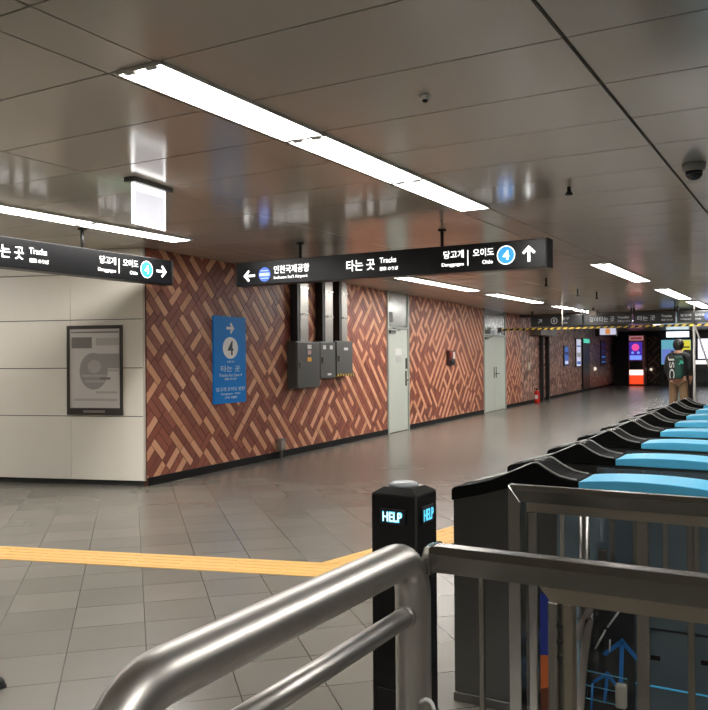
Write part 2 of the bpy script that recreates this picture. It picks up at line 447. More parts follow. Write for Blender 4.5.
# ------------------------------------------------------------------ ceiling lights
def light_proto(L):
    loc = V((0, 0, CEIL))
    t = thing('ceiling_light', 'x', 'ceiling light', loc)
    h = MB(); w = .125
    h.box((-w, 0, CEIL-.004), (w, L, CEIL+.0)); h.box((-w, 0, CEIL-.016), (-w+.006, L, CEIL)); h.box((w-.006, 0, CEIL-.016), (w, L, CEIL))
    h.box((-w, 0, CEIL-.016), (w, .006, CEIL)); h.box((-w, L-.006, CEIL-.016), (w, L, CEIL)); part('housing', h, TRAY, t)
    for x in (-.06, .06):
        tb = part('tube', MB().box((x-.055, .03, CEIL-.019), (x+.055, L-.03, CEIL-.006), 0, None, .005), LAMPM, t)
        for y in (.01, L-.03): part('socket', MB().box((x-.03, y, CEIL-.020), (x+.03, y+.02, CEIL-.006), 0, None, .003), WHITEPL, tb)
    return t
LP = light_proto(1.25); LPB = light_proto(1.45); used = set()
def put_light(p, x, y, label, group):
    if p.name not in used: used.add(p.name); o = p
    else: o = copy_tree(p)
    o.location = (x, y, CEIL); tag(o, label, 'ceiling light', group)
G1, G2, G3, G4 = 'tube lights in the bright row overhead', 'tube lights in the left row', 'tube lights over the far hall', 'tube lights over the gates'
for y, l in ((2.46, 'large near tube light at the start of the bright overhead row'), (3.72, 'middle tube light of the bright overhead row'), (4.98, 'last tube light of the bright overhead row, ending above the black hanging sign')):
    put_light(LP, -2.44, y+.03, l, G1)
for y, l in ((2.46, 'tube light of the left row, first beyond the photo edge'), (3.72, 'left row tube light above the grey wall sign, cut by the photo edge'), (4.98, 'tube light ending the left row above the white arrow')):
    put_light(LP, -5.6, y+.1, l, G2)
for y, l in ((10.88, 'tube light just under the black hanging sign, nearer of its pair'), (12.35, 'tube light under the hanging sign, farther of its pair'),
             (14.7, 'tube light over the double door, nearer of its pair'), (16.2, 'tube light over the double door, farther of its pair'),
             (19.0, 'tube light before the leftmost far sign, nearer of its pair'), (20.9, 'tube light before the leftmost far sign, farther of its pair')):
    put_light(LPB, -5.42, y, l, 'tube lights along the brick wall')
for y, l in ((10.75, 'nearest tube light right of the hanging black sign'), (12.2, 'second tube light right of the hanging black sign'), (15.4, 'third tube light right of the hanging black sign'),
             (16.85, 'fourth tube light right of the hanging black sign'), (19.2, 'fifth tube light in the row before the far sign row'), (20.65, 'sixth tube light, nearest to the far sign row')):
    put_light(LPB, -2.5, y, l, G3)
k = 0
ORD = ['first', 'second', 'third', 'fourth', 'fifth', 'sixth', 'seventh', 'eighth', 'ninth', 'tenth', 'eleventh', 'twelfth']
for y in (-4.2, -2.9): put_light(LP, -2.46, y, 'tube light in the overhead row behind the viewer, %s from the back wall' % ORD[k], G1); k += 1
for i, y in enumerate((1.0, 2.4, 3.8)): put_light(LP, -9.02, y, 'unseen tube light added on the left to brighten the white wall, %s of three' % ORD[i], 'unseen tube lights added for the white wall')  # lamps out of view, added to brighten the white wall
k = 0
for y in (-3, -.5, 2.5, 3.75, 7, 9.5, 12.5, 16): put_light(LP, .79, y, 'tube light over the ticket gates, %s from the back wall' % ORD[k], G4); k += 1
for i, (x, y) in enumerate(((-2.5, 25), (-2.5, 29), (-5.4, 24), (-5.4, 28), (-5.4, 32))): put_light(LPB, x, y, 'tube light beyond the far sign row, %s past the beam' % ORD[i], 'tube lights past the beam')

# ------------------------------------------------------------------ hanging station signs
def sign_text(root, o, right, arrowdir, left_side):
    """lettering on the long black sign; o = lower right corner of the face, right = reading direction"""
    up = ZZ
    def at(d, z): return V(o)-V(right)*d+up*z        # d metres left of the right end
    nrm = V(right).cross(up)
    T = lambda b, h, d, z, w, m=GLOW: textmesh(b, h, at(d, z), right, up, m, root, 'lettering', w)
    arrow(at(.155, .125), right, up, .145, arrowdir, GLOW, root)
    c = at(.365, .125); disc(c, right, up, .085, GLOWBLUE, root, 'line_badge')
    rg = MB(); sg = 32; rr = V(right)
    for i in range(sg):
        a, b = 2*math.pi*i/sg, 2*math.pi*(i+1)/sg
        P = lambda r, t: c+rr*(r*math.cos(t))+up*(r*math.sin(t))+nrm*.0024
        rg.face([P(.077, a), P(.085, a), P(.085, b), P(.077, b)])
    part('badge_ring', rg, GLOW, root)
    textmesh('4', .085, c-up*.043+nrm*.003, right, up, GLOW, root, 'line_number', .06, align='CENTER')
    T('오이도', .072, .68, .13, .20); T('Oido', .034, .59, .06, .10)
    part('divider', MB().box((-.004, 0, -.07), (.004, .002, .07), 0, (at(.73, .125), V(right), nrm, up)), GLOW, root)
    T('당고개', .072, .97, .13, .20); T('Danggogae', .04, .99, .05, .22)
    q = 0 if left_side else .10
    T('타는 곳', .11, 2.02+q, .075, .32); T('Tracks', .052, 1.645+q, .135, .18); T('乘車 のりば', .038, 1.645+q, .06, .20)
    if left_side:
        arrow(at(3.22, .10), right, up, .15, 180, GLOW, root)
        c2 = at(3.02, .105); disc(c2, right, up, .075, GLOWAREX, root, 'railway_badge')
        part('badge_band', MB().box((-.065, .002, -.016), (.065, .003, .016), 0, (c2, rr, nrm, up)), mat('glow_pale_blue', (.6, .7, .9), .5, emit=(.6, .7, 1), estr=.8), root)
        for z in (.04, -.04): part('badge_band', MB().box((-.05, .002, -.004), (.05, .003, .004), 0, (c2+up*z, rr, nrm, up)), MATS['glow_pale_blue'], root)
        T('인천국제공항', .085, 2.90, .105, .44); T("Incheon Int'l Airport", .042, 2.90, .04, .42)
def hanging_sign(label, o, right, L, arrowdir, left_side, rods):
    o = V(o); right = V(right); nrm = right.cross(ZZ)
    root = thing('station_sign', label, 'sign', o, 'black station signs hanging from the ceiling')
    fr = (o, -right, nrm, ZZ)
    part('casing', MB().box((0, -.16, 0), (L, 0, .25), 0, fr, .004), SIGNB, root)
    part('end_cap', MB().box((-.012, -.165, -.004), (0, .004, .254), 0, fr, .003), mat('end_cap_dark', (.008, .008, .009), .6), root)
    part('end_cap', MB().box((L, -.165, -.004), (L+.012, .004, .254), 0, fr, .003), MATS['end_cap_dark'], root)
    for d in rods:
        r = MB().cyl(o-right*d-nrm*.08+ZZ*.25, o-right*d-nrm*.08+ZZ*(CEIL-.0-o.z), .016, 10)
        r.lathe([(.04, 0), (.04, .012)], o-right*d-nrm*.08+ZZ*(CEIL-.016-o.z)); part('hanger_rod', r, DARKROD, root)
    sign_text(root, o+nrm*.001, right, arrowdir, left_side)
    return root
hanging_sign('long black hanging sign with blue 4 badge and up arrow at its right end', (-2.095, 7.05, 2.145), (1, 0, 0), 3.38, 90, True, (1.02, 2.62))
hanging_sign('black hanging sign with right arrow above the white wall, turned toward the gates', (-5.8, 6.385, 2.125), (0, 1, 0), 3.38, 0, False, (1.1, 2.62))

# lit emergency sign
A = V((-3.965, 3.96, 0)); Bp = V((-4.02, 4.39, 0)); ed = (Bp-A).normalized(); en = V((ed.y, -ed.x, 0)); Le = (Bp-A).length
t = thing('exit_sign', 'small glowing white glass exit sign hanging from the ceiling by the left lamps', 'exit sign', (-3.99, 4.17, CEIL))
fr = (A+ZZ*2.0, ed, en, ZZ)
part('mount_bar', MB().box((0, -.045, .532), (Le, .045, .565), 0, fr, .005), mat('mount_grey', s(104, 106, 102), .4, .5), t)
part('glass_panel', MB().box((.045, -.004, .272), (Le-.04, .004, .532), 0, fr), mat('exit_glass_lit', (.7, .7, .75), .3, emit=(.93, .92, 1.0), estr=.62), t)
LIT = mat('exit_edge_lit', (.8, .8, .8), .3, emit=(1, 1, 1), estr=2.6)
part('light_edge', MB().box((.045, -.006, .49), (Le-.04, .006, .533), 0, fr), LIT, t)
part('light_edge', MB().box((.03, -.006, .262), (.05, .006, .532), 0, fr), LIT, t)
part('light_edge', MB().box((Le-.055, -.006, .262), (Le-.04, .006, .532), 0, fr), LIT, t)
part('light_edge', MB().box((.045, -.006, .262), (Le-.04, .006, .29), 0, fr), LIT, t)
part('green_face', MB().box((.05, -.012, .30), (Le-.06, -.007, .485), 0, fr), mat('exit_green', (.05, .5, .25), .4, emit=(.05, .8, .35), estr=1.2), t)

# ------------------------------------------------------------------ small ceiling fittings
t = thing('dome_camera', 'white dome camera with black globe at the right edge of the ceiling', 'camera', (-.70, 5.55, CEIL))
part('base', MB().lathe([(.062, CEIL-.05), (.07, CEIL-.02), (.07, CEIL)], (-.70, 5.55, 0), 24), mat('camera_grey', s(150, 145, 138), .4), t)
part('globe', MB().lathe([(.004, CEIL-.105), (.03, CEIL-.098), (.048, CEIL-.078), (.054, CEIL-.05)], (-.70, 5.55, 0), 24), BLACKG, t)
t = thing('ceiling_sensor', 'small white sensor with dark lens beside the bright lamp row', 'sensor', (-1.588, 3.45, CEIL))
part('base', MB().lathe([(.016, CEIL-.022), (.026, CEIL-.008), (.026, CEIL)], (-1.588, 3.45, 0), 16), WHITEPL, t)
part('lens', MB().lathe([(.004, CEIL-.034), (.012, CEIL-.03), (.014, CEIL-.02)], (-1.588, 3.45, 0), 12), BLACKG, t)
for i, (x, y, l) in enumerate(((-1.567, 5.84, 'small sprinkler head between lamp row and dome camera'), (-3.66, 12.3, 'small black sprinkler hanging just right of the long sign'),
                               (-3.78, 14.6, 'small black sprinkler before the far tube lights, left one of two'), (-3.66, 15.5, 'small black sprinkler before the far tube lights, right one of two'))):
    t = thing('sprinkler', l, 'sprinkler', (x, y, CEIL), 'ceiling sprinklers')
    part('stem', MB().cyl((x, y, CEIL-(.03 if i == 0 else .10)), (x, y, CEIL), .014, 10), DARKROD, t)
    z = CEIL-(.03 if i == 0 else .10); part('head', MB().lathe([(.008, z-.03), (.028, z-.028), (.028, z-.02), (.014, z)], (x, y, 0), 12), DARKROD, t)
t = thing('speaker_box', 'small grey box hanging under the ceiling above the far signs', 'speaker', (-4.9, 20.4, CEIL))
part('housing', MB().box((-5.0, 20.3, 2.36), (-4.8, 20.5, 2.50), 0, None, .01), mat('speaker_grey', s(130, 120, 112), .5), t)
part('bracket', MB().box((-4.92, 20.38, 2.5), (-4.88, 20.42, CEIL)), DARKROD, t)

# ------------------------------------------------------------------ things on the walls
# framed notice on the white wall
t = thing('notice_frame', 'dark framed notice poster on the white wall', 'poster', PP(.57, .76))
fr = PF()
f = MB()
for a, b in (((.235, 0, .765), (.265, .025, 1.737)), ((.87, 0, .765), (.90, .025, 1.737)), ((.265, 0, 1.70), (.87, .025, 1.737)), ((.265, 0, .765), (.87, .025, .84))): f.box(a, b, 0, fr, .003)
part('frame', f, mat('frame_dark', s(70, 66, 62), .4, .3), t)
part('caption_plate', MB().box((.44, .025, .79), (.70, .028, .815), 0, fr), mat('caption_grey', s(150, 146, 140), .4, .5), t)
sh = part('poster_sheet', MB().box((.265, 0, .84), (.87, .012, 1.70), 0, fr), mat('poster_grey', s(214, 208, 202), .35, noise=.04, nscale=4), t)
g1, g2, g3 = (mat('print_grey_%d' % k, s(*c), .35) for k, c in enumerate(((132, 126, 122), (164, 158, 154), (188, 182, 177))))
def pb(x0, x1, z0, z1, m, off=.0125): part('print', MB().box((x0, .012, z0), (x1, off, z1), 0, fr), m, sh)
pb(.60, .845, 1.49, 1.61, g1); pb(.28, .85, 1.655, 1.672, g1); pb(.275, .55, 1.52, 1.60, g3); pb(.275, .55, 1.27, 1.43, g2, .0145); pb(.28, .56, 1.235, 1.26, g3)
c = PP(.58, 1.24, .013)
disc(c, PR, ZZ, .20, g2, sh, 'print', .17, .001); disc(c+PN*.001+PR*.01+ZZ*.05, PR, ZZ, .07, g3, sh, 'print', .08, .001)
for z, x0, x1, mm in ((1.19, .42, .72, g3), (1.13, .45, .68, g3), (1.16, .38, .5, g1), (1.01, .30, .55, g3), (.93, .30, .82, g3)): pb(x0, x1, z-.012, z+.012, mm, .0165)

# blue direction panel
BLUEP = mat('blue_panel', s(0, 134, 226), .5, spec=.2, noise=.05, nscale=3)
t = thing('direction_panel', 'tall blue wall sign with right arrow, white oval 4 and small lettering', 'sign', WP(1.56, .815))
part('panel', MB().box((1.20, .005, .815), (1.90, .03, 1.89), 0, WF(), .003), BLUEP, t)
WHT = mat('print_white', s(244, 246, 246), .5); PALE = mat('print_pale', s(205, 226, 242), .5); DKG = mat('print_dark', s(30, 60, 75), .5)
wc = lambda a, z: WP(a, z, .0302)
arrow(wc(1.55, 1.745), WU, ZZ, .17, 0, mat('print_greyblue', s(225, 230, 232), .5), t, th=.2)
disc(wc(1.55, 1.50), WU, ZZ, .135, WHT, t, 'line_badge', .165)
textmesh('4', .18, wc(1.55, 1.41)+WN*.003, WU, ZZ, DKG, t, 'line_number', .12, align='CENTER')
textmesh('4호선', .03, wc(1.55, 1.315), WU, ZZ, PALE, t, align='CENTER', width=.16)
textmesh('타는 곳', .075, wc(1.55, 1.205), WU, ZZ, PALE, t, align='CENTER', width=.42)
textmesh('Tracks for Line 4', .035, wc(1.55, 1.145), WU, ZZ, PALE, t, align='CENTER', width=.5)
textmesh('乘車 のりば', .03, wc(1.55, 1.10), WU, ZZ, PALE, t, align='CENTER', width=.26)
textmesh('당고개 오이도 방면', .05, wc(1.55, .965), WU, ZZ, PALE, t, align='CENTER', width=.62)
textmesh('Danggogae · Oido', .03, wc(1.55, .915), WU, ZZ, PALE, t, align='CENTER', width=.42)
textmesh('方面', .03, wc(1.55, .872), WU, ZZ, PALE, t, align='CENTER', width=.28)

# electrical boxes and ducts
def elec(label, a0, a1, z0, z1, depth, extra):
    t = thing('electrical_box', label, 'electrical box', WP((a0+a1)/2, z0), 'grey electrical boxes on the brick wall')
    part('body', MB().box((a0, .005, z0), (a1, depth-.02, z1), 0, WF(), .004), GREY_BOX, t)
    d = part('door', MB().box((a0+.01, depth-.02, z0+.01), (a1-.01, depth, z1-.01), 0, WF(), .004), mat('grey_enamel_door', s(84, 84, 82), .35, noise=.06), t)
    part('latch', MB().box((a0+.05, depth, (z0+z1)/2-.05), (a0+.08, depth+.012, (z0+z1)/2+.05), 0, WF(), .003), STEEL, d)
    extra(d, depth); return t
st = lambda d, dep, x0, x1, z0, z1, m: part('sticker', MB().box((x0, dep, z0), (x1, dep+.002, z1), 0, WF()), m, d)
def ex1(d, dep):
    st(d, dep, 3.28, 3.40, 1.50, 1.56, PAPER); st(d, dep, 3.29, 3.39, 1.42, 1.48, mat('label_pinkish', s(205, 170, 165), .5)); st(d, dep, 3.28, 3.40, 1.32, 1.38, YELLOWL)
def ex2(d, dep):
    st(d, dep, 3.80, 3.89, 1.50, 1.56, PAPER); st(d, dep, 4.02, 4.11, 1.50, 1.56, PAPER); st(d, dep, 3.94, 4.06, 1.11, 1.14, PAPER)
def ex3(d, dep): st(d, dep, 4.50, 4.64, 1.49, 1.53, PAPER)
elec('widest grey electrical box on the brick wall, with yellow sticker', 2.985, 3.665, .94, 1.605, .17, ex1)
elec('middle grey electrical box with two white stickers', 3.705, 4.215, 1.06, 1.615, .15, ex2)
t3 = elec('right grey electrical box with yellow striped tape at its foot', 4.235, 4.82, 1.09, 1.635, .15, ex3)
hz = MB()
for i in range(14): hz.box((4.26+i*.045, .14+.0006*i, 1.088), (4.26+i*.045+.045, .158, 1.122+.006*math.sin(i)), i % 2, WF())
part('striped_tape', hz, [HAZ_Y, BLACK], t3)
for i, (a0, a1, l, zb) in enumerate(((3.10, 3.42, 'metal wall duct rising from the widest electrical box', 1.60), (3.86, 4.20, 'metal wall duct rising from the middle electrical box', 1.615), (4.42, 4.70, 'narrow metal wall duct rising from the right electrical box', 1.635))):
    t = thing('wall_duct', l, 'duct', WP((a0+a1)/2, zb), 'metal wall ducts above the electrical boxes')
    part('trunking', MB().box((a0+.06, .006, zb+.001), (a1-.03, .13, CEIL), 0, WF(), .004), DUCT, t)
    part('shaded_side', MB().box((a0-.02, .006, zb+.001), (a0+.06, .125, CEIL), 0, WF()), DUCT_SHADED, t, 'duct side blackened to show its shade')  # left side of the duct, its shade painted as black
    for z in (1.98, 2.36): part('strap', MB().box((a0+.05, .13, z), (a1-.02, .136, z+.03), 0, WF(), .002), STEEL, t)
# fire alarm box, outlet, switch
t = thing('fire_alarm_box', 'small dark red alarm box on the brick between the two doors', 'alarm box', WP(9.95, 1.2))
part('back_box', MB().box((9.75, .005, 1.2), (10.15, .07, 1.52), 0, WF(), .006), mat('alarm_dark', s(58, 26, 22), .4), t)
part('red_front', MB().box((9.78, .07, 1.36), (9.98, .085, 1.50), 0, WF(), .004), mat('alarm_red', s(120, 28, 22), .4), t)
part('white_plate', MB().box((10.0, .07, 1.34), (10.12, .08, 1.49), 0, WF(), .003), PAPER, t)
part('button', MB().box((9.82, .07, 1.23), (10.1, .095, 1.31), 0, WF(), .01), BLACK, t)
t = thing('floor_outlet_post', 'small grey outlet box at the foot of the brick wall', 'outlet', WP(2.72, 0))
part('housing', MB().box((2.66, .02, .11), (2.79, .09, .27), 0, WF(), .008), mat('outlet_grey', s(120, 112, 104), .5), t)
part('conduit', MB().cyl(WP(2.72, 0, .06), WP(2.72, .12, .06), .018, 10), mat('outlet_grey2', s(90, 84, 78), .5), t)
part('face_plate', MB().box((2.68, .09, .14), (2.77, .094, .24), 0, WF(), .002), mat('outlet_face', s(150, 142, 132), .5), t)
t = thing('wall_switch', 'small pale wall plate on the mosaic wall above the fire extinguisher', 'switch', WP(17.1, 1.0))
part('plate', MB().box((16.98, .004, .99), (17.26, .03, 1.22), 0, WF(), .008), mat('switch_cream', s(205, 190, 165), .5), t)
part('button', MB().box((17.06, .03, 1.06), (17.18, .04, 1.15), 0, WF(), .004), WHITEPL, t)
# fire extinguisher
ec = WP(17.25, 0, .22)
t = thing('fire_extinguisher', 'red fire extinguisher on the floor by the mosaic wall', 'fire extinguisher', ec)
part('cylinder', MB().lathe([(.075, .0), (.08, .03), (.08, .30), (.065, .36), (.03, .39)], ec, 18), REDP, t)
part('valve', MB().lathe([(.02, .39), (.025, .43), (.02, .45)], ec, 12), BLACK, t)
part('handle', MB().box((-.09, -.012, .43), (.02, .012, .45), 0, (ec, V((1, 0, 0)), V((0, 1, 0)), ZZ), .004), BLACK, t)
part('hose', MB().tube([ec+V((.02, 0, .42)), ec+V((.09, 0, .40)), ec+V((.11, 0, .28)), ec+V((.10, 0, .14))], .012, 8), BLACK, t)
part('label', MB().box((-.045, -.083, .13), (.045, -.078, .25), 0, (ec, V((1, 0, 0)), V((0, 1, 0)), ZZ)), PAPER, t)
# dark conduit posts with grey box
for a, l in ((18.55, 'dark vertical conduit on the mosaic wall, left of the pair'), (19.4, 'dark vertical conduit on the mosaic wall, right of the pair')):
    t = thing('conduit_post', l, 'conduit', WP(a, 0), 'dark conduits on the mosaic wall')
    part('pipe', MB().box((a-.07, .006, 0), (a+.07, .13, 2.02), 0, WF(), .01), mat('conduit_brown', s(30, 26, 24), .4), t)
    for z in (.4, 1.1, 1.75): part('clamp', MB().box((a-.10, .006, z), (a+.10, .14, z+.05), 0, WF(), .003), DARKROD, t)
t = thing('shutter_motor_box', 'grey box under the ceiling above the two dark conduits', 'box', WP(18.5, 2.02))
part('housing', MB().box((17.5, .006, 2.03), (19.75, .3, 2.25), 0, WF(), .01), mat('motor_box_grey', s(120, 112, 106), .4), t)
part('cover', MB().box((18.8, .3, 2.05), (19.7, .315, 2.23), 0, WF(), .004), mat('motor_cover', s(150, 144, 138), .4), t)
# posters on the mosaic wall
def poster(label, a0, a1, z0, z1, m, bands, name='wall_poster'):
    t = thing(name, label, 'poster', WP((a0+a1)/2, z0), 'posters on the mosaic wall')
    part('board', MB().box((a0, .006, z0), (a1, .05, z1), 0, WF(), .004), mat('board_edge', s(60, 60, 62), .4), t)
    part('face', MB().box((a0+.04, .05, z0+.04), (a1-.04, .054, z1-.04), 0, WF()), m, t)
    for (q0, q1, bm_) in bands: part('print', MB().box((a0+.1, .054, z0+(z1-z0)*q0), (a1-.1, .056, z0+(z1-z0)*q1), 0, WF()), bm_, t)
EM = lambda n, c, e: mat(n, tuple(x*.5 for x in c), .5, emit=c, estr=e)
lb = EM('lit_blue', s(70, 110, 190), .55); lw = EM('lit_white', s(205, 205, 225), .75); lg = EM('lit_green', s(90, 220, 190), .7); lo = EM('lit_orange', s(230, 150, 80), .6); ld = EM('lit_navy', s(40, 50, 110), .4)
poster('narrow blue lit poster on the mosaic wall', 22.2, 22.95, 1.05, 1.76, lb, ((.1, .25, lw), (.55, .7, ld)))
poster('tall white lit poster on the mosaic wall beside the dark doorway', 24.45, 25.4, .98, 2.08, lw, ((.1, .2, lb), (.35, .5, MATS['glow_dim']), (.7, .75, lb)))
poster('dark blue notice strip beyond the doorway', 30.3, 31.5, 1.0, 2.1, mat('navy_dark', s(44, 40, 62), .4), ((.1, .15, lb), (.3, .36, lb), (.55, .6, ld), (.8, .86, ld)))
poster('dark framed poster near the hall end, left one', 33.3, 34.0, 1.0, 1.95, mat('dark_brown_p', s(46, 36, 34), .4), ((.4, .5, mat('print_grey_9', s(80, 66, 62), .5)),))
poster('dark framed poster nearest to the hall end', 34.7, 35.5, 1.0, 2.0, MATS['dark_brown_p'], ((.3, .4, MATS['print_grey_9']),))
t = thing('mosaic_wall_door', 'dark narrow service door with green lit sign in the mosaic wall', 'door', WP(26.5, 0))
part('door_leaf', MB().box((25.8, .006, .1), (27.3, .06, 2.1), 0, WF(), .01), mat('dark_green_door', s(34, 36, 32), .4), t)
part('lit_sign', MB().box((25.9, .06, 1.92), (27.1, .09, 2.08), 0, WF(), .004), lg, t)
part('handle', MB().box((27.0, .06, .95), (27.08, .1, 1.15), 0, WF(), .004), STEEL, t)
t = thing('wall_lamp', 'small white light on the mosaic wall past the service door', 'wall lamp', WP(28.6, .82))
part('lamp_shade', MB().box((28.5, .03, .80), (28.7, .1, .93), 0, WF(), .02), EM('lamp_white', s(240, 225, 205), .9), t)
part('back_plate', MB().box((28.46, .006, .77), (28.74, .03, .96), 0, WF(), .004), WHITEPL, t)

# ------------------------------------------------------------------ far hall: hazard bar, sign row, light box
t = thing('shutter_bottom_bar', 'yellow and black striped bar stretched across the hall below the far signs', 'hazard bar', (-3, 20, 2.06))
mb = MB(); x = -7.15; i = 0
while x < 3.0:
    sh_ = .05
    for kk in (0,):
        p = [(x, 2.04), (x+.08, 2.04), (x+.08+sh_, 2.09), (x+sh_, 2.09)]
        mb.prism(p, 19.98, 20.02, 'XZ', i % 2)
    x += .08; i += 1
part('striped_bar', mb, [HAZ_Y, BLACK], t)
for x in (-7.16, 3.1): part('end_bracket', MB().box((x-.05, 19.95, 2.0), (x+.05, 20.05, 2.13), 0, None, .005), GREY_BOX, t)
for x in (-5.56, -2.55, .5): part('hanger_rod', MB().cyl((x, 20, 2.09), (x, 20, CEIL), .012, 8), mat('hanger_pale', s(170, 160, 150), .4) if x < -5 else DARKROD, t)
def far_sign(label, x0, x1, fill):
    t = thing('far_station_sign', label, 'sign', ((x0+x1)/2, 21, 2.14), 'dark signs in the far row')
    part('casing', MB().box((x0+.02, 21, 2.16), (x1-.02, 21.14, 2.44), 0, None, .006), SIGNFAR, t)
    part('hanger_rod', MB().box((x0+.01, 21.05, 2.3), (x0+.05, 21.09, CEIL)), DARKROD, t)
    part('hanger_rod', MB().box((x1-.05, 21.05, 2.3), (x1-.01, 21.09, CEIL)), DARKROD, t)
    fill(t)
X1 = V((1, 0, 0)); FT = lambda t, b, h, x, z, w: textmesh(b, h, (x, 20.999, z), X1, ZZ, GLOWDIM, t, 'lettering', w)
def fa(t):
    arrow((-6.42, 20.999, 2.30), X1, ZZ, .14, 45, GLOWDIM, t); disc((-6.05, 20.999, 2.3), X1, ZZ, .085, GLOWDIM, t, 'exit_badge')
    disc((-6.05, 20.997, 2.3), X1, ZZ, .07, SIGNFAR, t, 'exit_badge'); textmesh('1', .08, (-6.05, 20.994, 2.26), X1, ZZ, GLOWDIM, t, 'exit_number', .03, align='CENTER')
    FT(t, '출구', .08, -5.86, 2.31, .2); FT(t, 'Exit', .05, -5.86, 2.22, .16)
def fb(t): FT(t, '갈아타는 곳', .13, -5.15, 2.24, .62); FT(t, 'Transfer', .055, -4.45, 2.31, .28); FT(t, '換乘 のりかえ', .045, -4.45, 2.22, .3)
def fc(t): FT(t, '타는 곳', .12, -3.98, 2.24, .42); FT(t, 'Tracks', .055, -3.42, 2.31, .24); FT(t, '乘車 のりば', .045, -3.42, 2.22, .26)
def fd(t):
    FT(t, '당고개', .06, -2.98, 2.31, .24); FT(t, '오이도', .06, -2.66, 2.31, .22); FT(t, 'Danggogae', .035, -2.98, 2.23, .24); FT(t, 'Oido', .035, -2.66, 2.23, .14)
    disc((-2.36, 20.999, 2.3), X1, ZZ, .09, GLOWBLUED, t, 'line_badge'); textmesh('4', .09, (-2.36, 20.995, 2.255), X1, ZZ, GLOWDIM, t, 'line_number', .06, align='CENTER')
    arrow((-2.05, 20.999, 2.3), X1, ZZ, .15, 45, GLOWDIM, t)
far_sign('dark far sign with diagonal arrow and exit 1, leftmost of the far row', -6.68, -5.3, fa)
far_sign('dark far sign lettered for transfer, second from the left in the far row', -5.3, -4.1, fb)
far_sign('dark far sign lettered Tracks above the red kiosk, third in the far row', -4.1, -3.08, fc)
far_sign('dark far sign with dim blue badge and diagonal arrow, rightmost of the far row', -3.08, -1.75, fd)
t = thing('hanging_light_box', 'small white lit sign box hanging near the end of the mosaic wall', 'sign', (-6.7, 30, 2.15))
part('casing', MB().box((-7.15, 29.99, 2.1), (-6.4, 30.1, 2.42), 0, None, .005), BLACK, t)
part('lit_face', MB().box((-6.98, 29.97, 2.15), (-6.42, 29.99, 2.39), 0, None, .003), lw, t)
part('print', MB().box((-6.78, 29.966, 2.17), (-6.62, 29.97, 2.37)), lo, t)
part('hanger_rod', MB().cyl((-6.8, 30.05, 2.4), (-6.8, 30.05, CEIL), .012, 8), DARKROD, t)

# kiosk and lit machines at the end wall
t = thing('photo_kiosk', 'tall kiosk with purple screen and red orange base at the end wall', 'kiosk', (-7.62, 40.3, 0))
part('cabinet', MB().box((-8.0, 40, .05), (-7.27, 40.6, 2.37), 0, None, .02), mat('kiosk_coral', s(214, 150, 140), .4), t)
part('foot', MB().box((-7.95, 40.03, 0), (-7.32, 40.55, .05)), BLACK, t)
part('header', MB().box((-7.95, 39.98, 2.12), (-7.32, 40, 2.33)), EM('kiosk_header', s(205, 140, 145), .5), t)
part('header_print', MB().box((-7.88, 39.975, 2.18), (-7.39, 39.98, 2.27)), EM('kiosk_header_print', s(150, 70, 75), .5), t)
sc_ = part('screen', MB().box((-7.95, 39.97, 1.2), (-7.38, 40, 2.05), 0, None, .004), EM('kiosk_screen', s(70, 45, 165), .9), t)
part('screen_glow', MB().box((-7.93, 39.966, 1.22), (-7.40, 39.97, 1.42)), EM('kiosk_blue', s(120, 150, 245), 1.), sc_)
disc((-7.67, 39.968, 1.80), X1, ZZ, .17, EM('kiosk_pink', s(240, 80, 160), .9), sc_, 'screen_shape', depth=.003)
for x in (-7.8, -7.54): disc((x, 39.968, 1.55), X1, ZZ, .06, MATS['kiosk_blue'], sc_, 'screen_shape', depth=.003)
part('slot', MB().box((-7.93, 39.97, .76), (-7.36, 40, 1.16), 0, None, .01), BLACKG, t)
part('light_band', MB().box((-7.95, 39.97, .50), (-7.34, 40, .74)), EM('kiosk_white', s(255, 240, 225), 1.3), t)
part('base_panel', MB().box((-7.95, 39.97, .08), (-7.34, 40, .48)), EM('kiosk_red', s(235, 70, 35), 1.1), t)
t = thing('wall_spot', 'small round white light low on the dark end wall beside the kiosk', 'wall light', (-7.15, 40.95, .8))
part('lamp', MB().box((-7.2, 40.88, .70), (-7.1, 40.98, .80), 0, None, .03), MATS['lamp_white'], t)
part('back_plate', MB().box((-7.22, 40.98, .68), (-7.08, 40.995, .82)), WHITEPL, t)
t = thing('ticket_machine', 'dark machine with lit white header and cyan and yellow panel behind the person', 'machine', (-5.9, 40.3, 0))
part('cabinet', MB().box((-6.62, 40.02, 0), (-5.12, 40.8, 2.54), 0, None, .01), mat('machine_dark', s(26, 26, 28), .3), t)
part('header', MB().box((-6.3, 39.98, 2.24), (-5.32, 40.02, 2.5), 0, None, .01), EM('machine_header', s(225, 245, 255), 1.6), t)
p_ = part('lit_panel', MB().box((-6.52, 39.99, 1.0), (-5.25, 40.02, 2.12)), EM('machine_cyan', s(105, 175, 195), .8), t)
part('panel_print', MB().box((-5.8, 39.985, 1.35), (-5.26, 39.99, 2.1)), EM('machine_yellow', s(215, 205, 70), .9), p_)
part('panel_print', MB().box((-6.5, 39.985, 1.05), (-5.95, 39.99, 1.7)), EM('machine_violet', s(110, 130, 205), .8), p_)
for i, z in enumerate((1.75, 1.6, 1.48)): part('panel_print', MB().box((-5.6+.05*i, 39.98, z), (-5.3, 39.985, z+.06)), BLACK, p_)
part('dispenser', MB().box((-6.4, 39.98, .3), (-5.4, 40.02, .6), 0, None, .01), BLACKG, t)
t = thing('display_machine', 'machine with bright white screen at the right photo edge of the end wall', 'machine', (-4.4, 40.3, 0))
part('cabinet', MB().box((-5.1, 40.02, 0), (-3.5, 40.8, 2.54), 0, None, .01), MATS['machine_dark'], t)
